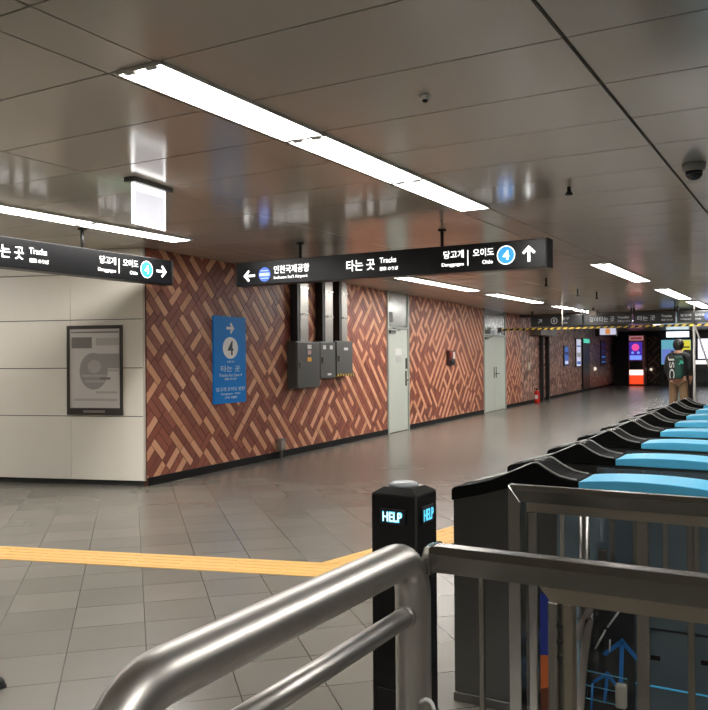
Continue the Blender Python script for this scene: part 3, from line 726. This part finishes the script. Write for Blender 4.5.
part('screen', MB().box((-4.95, 39.99, 1.25), (-3.6, 40.02, 2.15)), EM('screen_bright', s(225, 225, 245), 1.4), t)
part('ledge', MB().box((-5.08, 39.9, 1.0), (-3.55, 40.02, 1.18), 0, None, .01), EM('ledge_white', s(235, 230, 225), 1.2), t)
part('lower_panel', MB().box((-5.0, 39.99, .2), (-3.6, 40.02, .9), 0, None, .005), mat('machine_grey', s(66, 66, 68), .3), t)
# stand with white pole
t = thing('display_board', 'narrow black freestanding board just behind the person', 'board', (-2.72, 20.3, 0))
part('board', MB().box((-2.80, 20.3, .02), (-2.64, 20.36, 1.5), 0, None, .006), BLACK, t)
part('foot_plate', MB().box((-2.84, 20.1, 0), (-2.60, 20.5, .02), 0, None, .005), BLACK, t)
t = thing('pole_stand', 'white pole with a leaning strut under the striped bar, right of the person', 'pole', (-2.43, 19.02, 0))
part('pole', MB().cyl((-2.43, 19.02, .0), (-2.43, 19.02, 2.03), .026, 10), mat('pole_white', s(205, 205, 200), .4), t)
part('strut', MB().tube([(-2.41, 19.03, 2.02), (-2.17, 19.1, 1.2), (-1.85, 19.2, .02)], .02, 8), mat('strut_grey', s(165, 162, 158), .4), t)
part('foot_plate', MB().lathe([(.10, 0), (.10, .012), (.035, .02)], (-2.43, 19.02, 0), 16), MATS['pole_white'], t)

# ------------------------------------------------------------------ person seen from behind
def skin_mesh(name, joints, edges, m, parent, sub=2):
    """joints: list of (co, rx, ry); one continuous skinned surface"""
    me = bpy.data.meshes.new(name); org = ORG.get(parent.name, V((0, 0, 0))) if parent else V((0, 0, 0))
    me.from_pydata([tuple(V(j[0])-V((0, 0, 0))) for j in joints], edges, []); o = bpy.data.objects.new(name, me); COL.objects.link(o)
    md = o.modifiers.new('s', 'SKIN'); md.use_smooth_shade = True
    for i, sv in enumerate(me.skin_vertices[0].data): sv.radius = (joints[i][1], joints[i][2]); sv.use_root = (i == 0)
    md2 = o.modifiers.new('u', 'SUBSURF'); md2.levels = sub; md2.render_levels = sub
    bpy.context.view_layer.update()
    nm = bpy.data.meshes.new_from_object(o.evaluated_get(bpy.context.evaluated_depsgraph_get()))
    COL.objects.unlink(o); bpy.data.objects.remove(o)
    nm.materials.clear(); nm.materials.append(m)
    for p in nm.polygons: p.use_smooth = True; p.material_index = 0
    r = bpy.data.objects.new(name, nm); COL.objects.link(r)
    if parent: r.parent = parent; ORG[r.name] = org
    return r
SKIN = mat('skin', s(196, 150, 125), .5)
PX, PY = -2.83, 19.55
def person():
    o = thing('person', 'person standing with back turned in dark jacket and khaki trousers, beyond the gates', 'person', (PX, PY, 0))
    # local coordinates: facing +Y, origin between the feet
    J = [((0, 0, .90), .13, .10), ((0, .01, 1.08), .125, .095), ((0, 0, 1.28), .15, .10), ((0, .0, 1.40), .10, .08), ((0, .02, 1.49), .055, .055), ((0, .035, 1.585), .078, .09), ((0, .03, 1.66), .07, .082)]
    E = [(0, 1), (1, 2), (2, 3), (3, 4), (4, 5), (5, 6)]
    for sg in (-1, 1):
        k = len(J)
        J += [((sg*.19, 0, 1.37), .062, .062), ((sg*.235, -.01, 1.12), .048, .048), ((sg*.235, .10, .90), .038, .036), ((sg*.225, .14, .82), .03, .04)]
        E += [(3, k), (k, k+1), (k+1, k+2), (k+2, k+3)]
        kk = len(J); J += [((sg*.10, .0, .80), .085, .09), ((sg*.11, .01, .47), .06, .065), ((sg*.115, -.02, .10), .04, .045), ((sg*.12, .02, .04), .04, .045), ((sg*.13, .13, .035), .035, .03)]
        E += [(0, kk), (kk, kk+1), (kk+1, kk+2), (kk+2, kk+3), (kk+3, kk+4)]
    body = skin_mesh('body', J, E, SKIN, o)
    for sg in (-1, 1):      # fingers and thumb on each hand
        f = MB(); c = V((sg*.225, .145, .79))
        for i, ln in enumerate((.062, .072, .068, .052)):
            b = c+V((0, (i-1.5)*.019, 0)); f.tube([b+V((0, 0, .02)), b+V((-sg*.006, .004, -ln*.5)), b+V((-sg*.02, .01, -ln))], [.009, .008, .006], 8)
        f.tube([c+V((-sg*.01, .03, .03)), c+V((-sg*.03, .05, .0)), c+V((-sg*.035, .055, -.03))], [.010, .009, .007], 8)
        ORG_save = ORG.get(o.name); ORG[o.name] = V((0, 0, 0)); part('fingers', f, SKIN, o); ORG[o.name] = ORG_save
    ears = MB()
    for sg in (-1, 1): ears.box((sg*.085-.008, .02, 1.565), (sg*.085+.008, .06, 1.63), 0, None, .006)
    ORG_save = ORG[o.name]; ORG[o.name] = V((0, 0, 0))
    part('ears', ears, SKIN, o)
    nose = MB().box((-.014, .115, 1.585), (.014, .145, 1.615), 0, None, .008); part('nose', nose, SKIN, o)
    h = MB()
    bm = bmesh.new(); bmesh.ops.create_uvsphere(bm, u_segments=18, v_segments=12, radius=1)
    for v in bm.verts:
        v.co = V((v.co.x*.118, v.co.y*.125+.015, v.co.z*(.125 if v.co.z > 0 else .155)+1.625))
        if v.co.y > .08 and v.co.z < 1.66: v.co.y = .08
        v.co += V((random.uniform(-.004, .004), random.uniform(-.004, .004), random.uniform(-.004, .004)))
    h.add_bm(bm, 0, None, True); part('hair', h, mat('hair_black', (.006, .006, .007), .6), o)
    ORG[o.name] = ORG_save
    JK = [((0, 0, .84), .20, .135), ((0, .0, 1.05), .19, .125), ((0, 0, 1.27), .205, .13), ((0, 0, 1.40), .13, .10), ((0, .01, 1.46), .08, .075)]
    EK = [(0, 1), (1, 2), (2, 3), (3, 4)]
    for sg in (-1, 1):
        k = len(JK); JK += [((sg*.205, 0, 1.365), .085, .085), ((sg*.25, -.01, 1.11), .066, .068), ((sg*.24, .09, .91), .052, .054)]; EK += [(3, k), (k, k+1), (k+1, k+2)]
    skin_mesh('jacket', JK, EK, mat('jacket_charcoal', s(22, 24, 27), .7, noise=.15), o)
    TR = [((0, 0, .86), .175, .12), ((-.10, 0, .74), .118, .115), ((-.115, .0, .44), .10, .10), ((-.12, -.01, .09), .085, .09), ((.10, 0, .74), .118, .115), ((.115, .0, .44), .10, .10), ((.12, -.01, .09), .085, .09)]
    skin_mesh('trousers', TR, [(0, 1), (1, 2), (2, 3), (0, 4), (4, 5), (5, 6)], mat('khaki', s(126, 100, 74), .8, noise=.12), o)
    SAVE = ORG[o.name]; ORG[o.name] = V((0, 0, 0))
    for sg in (-1, 1):
        sh = MB(); sh.box((sg*.125-.05, -.10, 0), (sg*.125+.05, .19, .08), 0, None, .025); part('shoe', sh, mat('shoe_orange', s(190, 100, 55), .6), o)
    ORG[o.name] = SAVE
    o.rotation_euler.z = R_(-6)
    return o
person()
t = thing('backpack', 'green and black backpack with white letters on the person\'s back', 'backpack', (PX, PY-.2, .9))
part('bag_body', MB().box((PX-.15, PY-.29, .86), (PX+.13, PY-.14, 1.36), 0, None, .05), mat('bag_green', s(8, 62, 52), .6, noise=.1), t)
part('black_side', MB().box((PX-.20, PY-.305, .84), (PX-.02, PY-.15, 1.37), 0, None, .04), mat('bag_black', s(16, 17, 18), .6), t)
for x in (-.11, .11): part('strap', MB().tube([(PX+x, PY-.16, 1.34), (PX+x*1.1, PY-.06, 1.47), (PX+x*1.1, PY+.06, 1.46), (PX+x*1.1, PY+.14, 1.3)], .022, 8), MATS['bag_black'], t)
textmesh('JSC', .135, (PX-.175, PY-.307, 1.35), V((0, 0, -1)), V((1, 0, 0)), mat('bag_letter_white', s(215, 215, 210), .5), t, 'lettering', .48)
arrow((PX+.10, PY-.302, 1.22), X1, ZZ, .12, 40, mat('bag_mint', s(70, 190, 160), .5), t, 'emblem', .2)

# ------------------------------------------------------------------ ticket gates
GX, GY, GW, GL = -1.283, 3.01, .21, 1.45
def ramp(prof): return prof
def gate_proto():
    t = thing('ticket_gate', 'x', 'ticket gate', (GX+GL/2, GY+GW/2, 0))
    X = lambda r: GX+r
    mir = lambda pr: [(GL-x, z) for x, z in pr]
    w0, w1 = GY, GY+GW
    # steel body
    body = [(.006, .03), (.006, .80), (.24, .862), (.5, .868), (GL-.5, .868), (GL-.24, .862), (GL-.006, .80), (GL-.006, .03)]
    part('body', MB().prism([(X(x), z) for x, z in body], w0+.004, w1-.004, 'XZ', 0), GATEBODY, t)
    part('plinth', MB().box((X(.0), w0, 0), (X(GL), w1, .035), 0, None, .003), STEEL_DK, t)
    head = [(0, .79), (0, .832), (.012, .843), (.09, .860), (.16, .879), (.20, .896), (.325, .953), (.34, .956), (.352, .952), (.375, .936), (.40, .921), (.43, .908), (.465, .901), (.50, .898), (.50, .868), (.30, .868), (.24, .855), (.12, .82)]
    for nm, pr in (('entry_head', head), ('exit_head', mir(head))):
        hd = part(nm, MB().prism([(X(x), z) for x, z in pr], w0-.004, w1+.004, 'XZ', 0, None, .003), HEADB, t, 'black sloping head')
        rx = (.06, .20) if nm == 'entry_head' else (GL-.20, GL-.06)
        rz = (.855, .892) if nm == 'entry_head' else (.892, .855)
        cr = MB(); cr.prism([(X(rx[0]), rz[0]-.006), (X(rx[1]), rz[1]-.004), (X(rx[1]), rz[1]+.006), (X(rx[0]), rz[0]+.004)], w0+.045, w1-.03, 'XZ', 0)
        part('card_reader', cr, mat('reader_grey', s(150, 152, 152), .3), hd)
        ex = (.27, .345) if nm == 'entry_head' else (GL-.345, GL-.27)
        part('indicator', MB().box((X(ex[0]+.03), w0+.08, .948), (X(ex[1]), w1-.08, .956), 0, None, .002), STEEL, hd)
        # steel edge trims along the slope of the head, on both sides
        mx = (lambda q: q) if nm == 'entry_head' else (lambda q: GL-q)
        for yy in (w0+.012, w1-.012):
            part('edge_trim', MB().tube([(X(mx(a)), yy, z) for a, z in ((.205, .898), (.26, .923), (.322, .9515), (.34, .956))], .004, 6), mat('edge_trim_grey', (.35, .35, .34), .4, .6), hd)
            part('edge_trim', MB().tube([(X(mx(a)), yy, z) for a, z in ((.34, .956), (.355, .950), (.376, .936), (.40, .922), (.43, .909), (.465, .902), (.49, .899))], .0045, 6), MATS['edge_trim_grey'], hd)
    cov = [(.502, .869), (.502, .896)]+[(.502+(GL-1.004)*k/14, .896+.013*math.sin(math.pi*k/14)**.7) for k in range(1, 14)]+[(GL-.502, .896), (GL-.502, .869)]
    part('blue_cover', MB().prism([(X(x), z) for x, z in cov], w0-.006, w1+.006, 'XZ', 0, None, .003), BLUECOV, t)
    for yy, nm in ((w0, -1), (w1, 1)):
        y0, y1 = (yy-.001, yy+.006) if nm < 0 else (yy-.006, yy+.001)
        sp = part('side_panel', MB().box((X(.42), y0, .10), (X(GL-.42), y1, .855), 0, None, .002), GATEPANEL, t)
        y2 = yy+nm*.004; y3 = yy+nm*.001
        for x in (.44, .52, .62, .70, .80, .90, GL-.44): part('rib', MB().box((X(x-.009), min(y2, y3), .56), (X(x+.009), max(y2, y3), .85), 0, None, .001), RIB, sp)
        for z in (.50, .40): part('seam', MB().box((X(.43), min(y2, y3), z-.003), (X(GL-.43), max(y2, y3), z+.003)), BLACK, sp)
        part('light_line', MB().box((X(.60), min(y2, y3), .197), (X(GL-.43), max(y2, y3), .202)), LEDBLUE, sp)
        for x, z in ((.70, .45), (.82, .46), (.76, .30), (.93, .31)): part('sensor', MB().box((X(x-.02), min(y2, y3), z-.008), (X(x+.02), max(y2, y3), z+.008), 0, None, .001), BLACKG, sp)
    return t
gp = gate_proto()
N_GATE = 8
for k in range(N_GATE):
    o = gp if k == 0 else copy_tree(gp)
    o.location = (GX+GL/2-.036*.735*k*1.0, GY+GW/2+.735*k, 0)
    tag(o, ['ticket gate with blue cover nearest the railings, first of the row', 'second ticket gate with blue cover from the railings', 'third ticket gate with blue cover from the railings', 'fourth ticket gate with blue cover from the railings',
            'fifth ticket gate with blue cover from the railings', 'sixth ticket gate with blue cover from the railings', 'seventh ticket gate from the railings, last but one', 'farthest ticket gate of the row, in front of the person'][k], 'ticket gate', 'ticket gates with blue covers')
# advert sticker and flap on the first gate
ad = part('advert_panel', MB().box((-.96, GY-.010, .40), (-.80, GY-.002, .47), 0), ADBLUE, gp, 'blue and orange advert panel')
mb = MB(); mb.box((-.96, GY-.010, .20), (-.80, GY-.002, .40)); part('advert_print', mb, ADBLUE, ad)
mb = MB().prism([(-.96, .10), (-.80, .10), (-.80, .225), (-.84, .243), (-.88, .248), (-.92, .243), (-.96, .225)], GY-.012, GY-.004, 'XZ'); part('advert_print', mb, ADORANGE, ad)
mb = MB().prism([(-.96, .04), (-.80, .04), (-.80, .105), (-.88, .135), (-.96, .105)], GY-.013, GY-.005, 'XZ'); part('advert_print', mb, ADBROWN, ad)

# swing flap of the wide lane between railing and first gate
t = thing('lane_flap', 'dark clear barrier flap with steel curve and blue arrow stickers behind the railings', 'barrier flap', (-.66, 2.78, 0))
part('hinge_post', MB().cyl((-.735, 2.90, 0), (-.735, 2.90, .80), .018, 14), STEEL_DK, t)
part('flap_panel', MB().prism([(-.72, .10), (-.56, .10), (-.56, .48), (-.58, .56), (-.62, .60), (-.72, .60)], 2.86, 2.872, 'XZ', 0, None, .002), mat('flap_dark_acrylic', (.05, .055, .06), .08, trans=.35), t)
cv = [(-.655, .70), (-.66, .60), (-.675, .545), (-.715, .46), (-.735, .42), (-.74, .385)]
cv2 = [(-.70, .46), (-.712, .39), (-.722, .30), (-.73, .20), (-.735, .12)]
for nm, q in (('steel_curve', cv), ('steel_curve', cv2)):
    rb = MB()
    for (x0, z0), (x1, z1) in zip(q[:-1], q[1:]): rb.prism([(x0-.013, z0), (x0+.013, z0), (x1+.013, z1), (x1-.013, z1)], 2.82, 2.845, 'XZ')
    part(nm, rb, STEEL, t)
def fl(a, b, w, m, n='sticker'):
    a = V((a[0], 2.855, a[1])); b = V((b[0], 2.855, b[1])); part(n, MB().tube([a, b], w, 6), m, t)
fl((-.603, .54), (-.606, .495), .0035, STICKW); fl((-.606, .495), (-.648, .43), .0035, STICKW); fl((-.655, .42), (-.69, .35), .0035, STICKW)
fl((-.695, .50), (-.722, .35), .0035, STICKW); fl((-.64, .39), (-.642, .35), .0025, STICKW)
arrow((-.603, 2.858, .325), X1, ZZ, .15, 88, STICKB, t, 'sticker', .09); arrow((-.655, 2.858, .225), X1, ZZ, .11, 84, STICKB, t, 'sticker', .09)
for z in (.27, .22, .175): fl((-.725, z), (-.585, z-.004), .0016, mat('sticker_line', s(120, 190, 220), .5), 'sticker')
fl((-.70, .23), (-.705, .13), .0035, STICKB)
part('lock_box', MB().box((-.62, 2.83, .17), (-.585, 2.86, .25), 0, None, .006), mat('lock_pale', s(170, 168, 158), .4), t)

# ------------------------------------------------------------------ railings
def rail_profile(y, zt, h, w): c = .014; return [(y-w/2, zt-h), (y-w/2, zt-c), (y-w/2+c, zt), (y+w/2-c, zt), (y+w/2, zt-c), (y+w/2, zt-h)]
RAILM = mat('rail_dark_steel', (.25, .24, .22), .26, 1., noise=.08, nscale=5)
POSTM = mat('rail_post_steel', (.38, .37, .34), .2, 1., noise=.15, nscale=5)
# far railing
t = thing('railing', 'rectangular steel railing frame standing just before the first ticket gate', 'railing', (-.2, 2.43, 0), 'steel railings in front of the gates')
part('top_rail', MB().prism(rail_profile(2.43, .963, .048, .05), -.836, .9, 'YZ'), RAILM, t)
part('top_rail_inner', MB().box((-.785, 2.415, .885), (.9, 2.447, .914)), mat('rail_inner_steel', (.42, .38, .31), .3, 1.), t)
part('end_post', MB().prism([(-.840, 0), (-.840, .964), (-.802, .9145), (-.802, 0)], 2.4035, 2.4565, 'XZ', 0, None, .002), POSTM, t)
part('inner_post', MB().box((-.782, 2.415, .02), (-.755, 2.447, .885), 0, None, .003), POSTM, t)
for x, w in ((-.452, .017), (-.325, .009), (-.19, .009), (-.05, .017), (.1, .009), (.3, .009), (.5, .017), (.88, .02)):
    part('baluster', MB().box((x-w, 2.42, .04), (x+w, 2.442, .886), 0, None, .003), POSTM, t)
part('bottom_rail', MB().box((-.80, 2.41, .02), (.9, 2.45, .05), 0, None, .004), RAILM, t)
# near railing
t = thing('railing', 'steel railing with dark flat handrail starting at the help post, nearest the viewer', 'railing', (-.1, 1.56, 0), 'steel railings in front of the gates')
part('top_rail', MB().prism(rail_profile(1.56, .965, .05, .06), -.715, .9, 'YZ'), RAILM, t)
part('rail_end', MB().prism([(-.728, .912), (-.715, .964), (-.70, .967), (-.70, .907)], 1.528, 1.592, 'XZ', 0, None, .003), POSTM, t)
part('under_rail', MB().prism([(-.478, .914), (-.455, .885), (.9, .885), (.9, .914)], 1.54, 1.58, 'XZ'), MATS['rail_inner_steel'], t)
part('baluster', MB().box((-.606, 1.553, .02), (-.596, 1.567, .915), 0, None, .002), POSTM, t)
part('glass_clip_post', MB().box((-.462, 1.54, .02), (-.442, 1.58, .886), 0, None, .004), POSTM, t)
cp = part('glass_clip_post', MB().box((-.436, 1.545, .02), (-.415, 1.575, .886), 0, None, .004), MATS['rail_inner_steel'], t)
for z in (.84, .81, .783): part('bolt', MB().cyl((-.438, 1.535, z), (-.438, 1.548, z), .0045, 10), BLACK, cp)
part('end_post', MB().box((.86, 1.535, .0), (.9, 1.585, .915), 0, None, .004), POSTM, t)
part('base_plate', MB().box((-.50, 1.50, 0), (-.39, 1.62, .02), 0, None, .004), POSTM, t)

# tube handrail
def arc(p0, p1, p2, r, n=10):
    """polyline p0-p1-p2 with a rounded corner at p1"""
    p0, p1, p2 = V(p0), V(p1), V(p2); a = (p0-p1).normalized(); b = (p2-p1).normalized(); ang = a.angle(b); d = r/math.tan(ang/2)
    c = p1+(a+b).normalized()*(r/math.sin(ang/2)); s0 = p1+a*d-c; s1 = p1+b*d-c; th = s0.angle(s1); ax = s0.cross(s1).normalized()
    return [c+Matrix.Rotation(th*i/n, 3, ax) @ s0 for i in range(n+1)]
TX = -.745
t = thing('tube_handrail', 'thick brushed steel tube handrail bending down at both ends in the foreground', 'handrail', (TX, 1.1, 0))
ZT = .943
pts = [(TX, .70, 0), (TX, .70, .5)]+arc((TX, .70, .5), (TX, .70, ZT), (TX, 1.2, ZT), .095)+[(TX, 1.0, ZT), (TX, 1.3, ZT)]+arc((TX, 1.0, ZT), (TX, 1.54, ZT), (TX, 1.54, .5), .085)+[(TX, 1.54, .3), (TX, 1.54, 0)]
part('top_tube', MB().tube(pts, .037, 28), STEEL_TUBE, t)
part('lower_tube', MB().tube([(TX, .72, .822), (TX, 1.52, .824)], .020, 20), STEEL_TUBE, t)
part('weld_collar', MB().tube([(TX, 1.492, .824), (TX, 1.508, .824)], .023, 20), STEEL_TUBE, t)
for y in (.70, 1.54): part('base_flange', MB().lathe([(.06, 0), (.06, .008), (.035, .014)], (TX, y, 0), 24), STEEL_TUBE, t)
t = tag(MB().tube([V((-.716, 1.506, .655)), V((-.707, 1.50, .662))]+arc((-.707, 1.50, .662), (-.688, 1.497, .676), (-.668, 1.495, .62), .014)+[V((-.667, 1.495, .615))], .0042, 8).build('white_hook', WHITEPL), 'small white plastic hook on the tube handrail at the lower photo edge', 'hook')

# HELP post
t = thing('help_post', 'black square post with two glowing HELP displays beside the tube handrail', 'help post', (-.86, 1.735, 0))
hx0, hx1, hy0, hy1 = -.908, -.793, 1.66, 1.772
part('column', MB().box((hx0, hy0, 0), (hx1, hy1, 1.041), 0, None, .004), BLACKG, t)
cap = MB(); c0 = [(hx0, hy0), (hx1, hy0), (hx1, hy1), (hx0, hy1)]; ins = .022
lo_ = [V((x, y, 1.041)) for x, y in c0]; hi_ = [V((x+(ins if x < -.86 else -ins), y+(ins if y < 1.71 else -ins), 1.055)) for x, y in c0]
cap.face(hi_); [cap.face([lo_[i], lo_[(i+1) % 4], hi_[(i+1) % 4], hi_[i]]) for i in range(4)]
part('cap', cap, mat('help_cap_dark', (.05, .05, .05), .25, .6), t)
part('beacon', MB().lathe([(.034, 1.055), (.034, 1.060), (.026, 1.064), (.012, 1.065)], (-.852, 1.718, 0), 24), mat('beacon_pale', s(190, 195, 200), .25), t, 'pale round lens')
part('corner_trim', MB().box((hx1-.003, hy0-.002, .02), (hx1+.002, hy0+.003, 1.038)), STEEL_DK, t)
HC = mat('help_cyan', (.1, .5, .6), .4, emit=(.12, .62, .9), estr=.85); HW = mat('help_white', (.8, .9, .95), .4, emit=(.6, .92, 1), estr=1.1)
d1 = part('display', MB().box((-.884, hy0-.004, .974), (-.818, hy0, 1.010), 0, None, .002), BLACK, t)
textmesh('HELP', .024, (-.876, hy0-.0042, .980), X1, ZZ, HC, d1, 'lettering', .050)
textmesh('HELP', .020, (-.8745, hy0-.0060, .982), X1, ZZ, HW, d1, 'lettering', .047)
d2 = part('display', MB().box((hx1, 1.684, .974), (hx1+.004, 1.75, 1.014), 0, None, .002), BLACK, t)
textmesh('HELP', .026, (hx1+.0042, 1.690, .981), V((0, 1, 0)), ZZ, HC, d2, 'lettering', .051)
part('access_panel', MB().box((-.895, hy0-.002, .15), (-.806, hy0, .60), 0, None, .001), BLACK, t)
for z in (.55, .2): part('bolt', MB().cyl((-.84, hy0-.005, z), (-.84, hy0, z), .005, 8), STEEL, t)

# dark shoe-like object at the lower left edge
fr = (V((-2.955, 2.235, 0)), V((-.868, -.497, 0)), V((-.497, .868, 0)), ZZ)     # x runs from the toe back to the heel
t = thing('shoe', 'rounded black shoe tip on the floor at the lower left photo edge', 'shoe', (-3.07, 2.17, 0))
bm = bmesh.new(); bmesh.ops.create_uvsphere(bm, u_segments=24, v_segments=14, radius=1)
for v in bm.verts:
    u = (v.co.x+1)/2; h = .055+.06*u*u; wd = .046*(1-.25*math.sin(math.pi*u)**2*(u > .3)+.0)
    v.co = V((.285*u, v.co.y*wd, max(.012, .012+h*max(0, v.co.z)**.8)))
mb = MB(); mb.add_bm(bm, 0, fr, True); part('upper', mb, RUBBER, t)
sl = [(.143+.148*math.cos(2*math.pi*k/24), (.05-.006*math.sin(math.pi*k/24)**2)*math.sin(2*math.pi*k/24)) for k in range(24)]
part('sole', MB().prism(sl, 0, .016, 'XY', 0, fr, .003), mat('shoe_sole', (.02, .02, .02), .7), t)
part('laces', MB().box((.10, -.02, .085), (.17, .02, .098), 0, fr, .005), mat('lace_dark', (.015, .015, .016), .8), t)

# ------------------------------------------------------------------ world, camera, view
w = bpy.data.worlds.new('w'); SC.world = w; w.use_nodes = True
w.node_tree.nodes['Background'].inputs[0].default_value = (.9, .88, .85, 1); w.node_tree.nodes['Background'].inputs[1].default_value = .05
cam = bpy.data.cameras.new('camera'); co = bpy.data.objects.new('camera', cam); COL.objects.link(co)
F = 821.0; cam.sensor_fit = 'HORIZONTAL'; cam.sensor_width = 36; cam.lens = F/708*36; cam.clip_start = .02; cam.clip_end = 200
# axes of the hall in camera space (x right, y down, z forward)
d1 = V((824-354, 355.5-355, F)).normalized(); d2 = -V((-1080-354, 370-355, F)); d2 = (d2-d1*d2.dot(d1)).normalized(); d3 = d2.cross(d1)
if d3.y > 0: d3 = -d3
Rw = Matrix((d2, d1, d3))
M = Matrix.Identity(4)
right = Rw @ V((1, 0, 0)); upv = Rw @ V((0, -1, 0)); back = Rw @ V((0, 0, -1))
for i in range(3): M[i][0] = right[i]; M[i][1] = upv[i]; M[i][2] = back[i]
M[2][3] = 1.35
co.matrix_world = M; SC.camera = co
SC.view_settings.view_transform = 'Standard'; SC.view_settings.look = 'None'; SC.view_settings.gamma = 1; SC.view_settings.exposure = 0.2
SC.cycles.max_bounces = 8; SC.cycles.caustics_reflective = False; SC.cycles.caustics_refractive = False; SC.cycles.blur_glossy = 1.0; SC.cycles.sample_clamp_indirect = 3.0; SC.cycles.sample_clamp_direct = 9.0
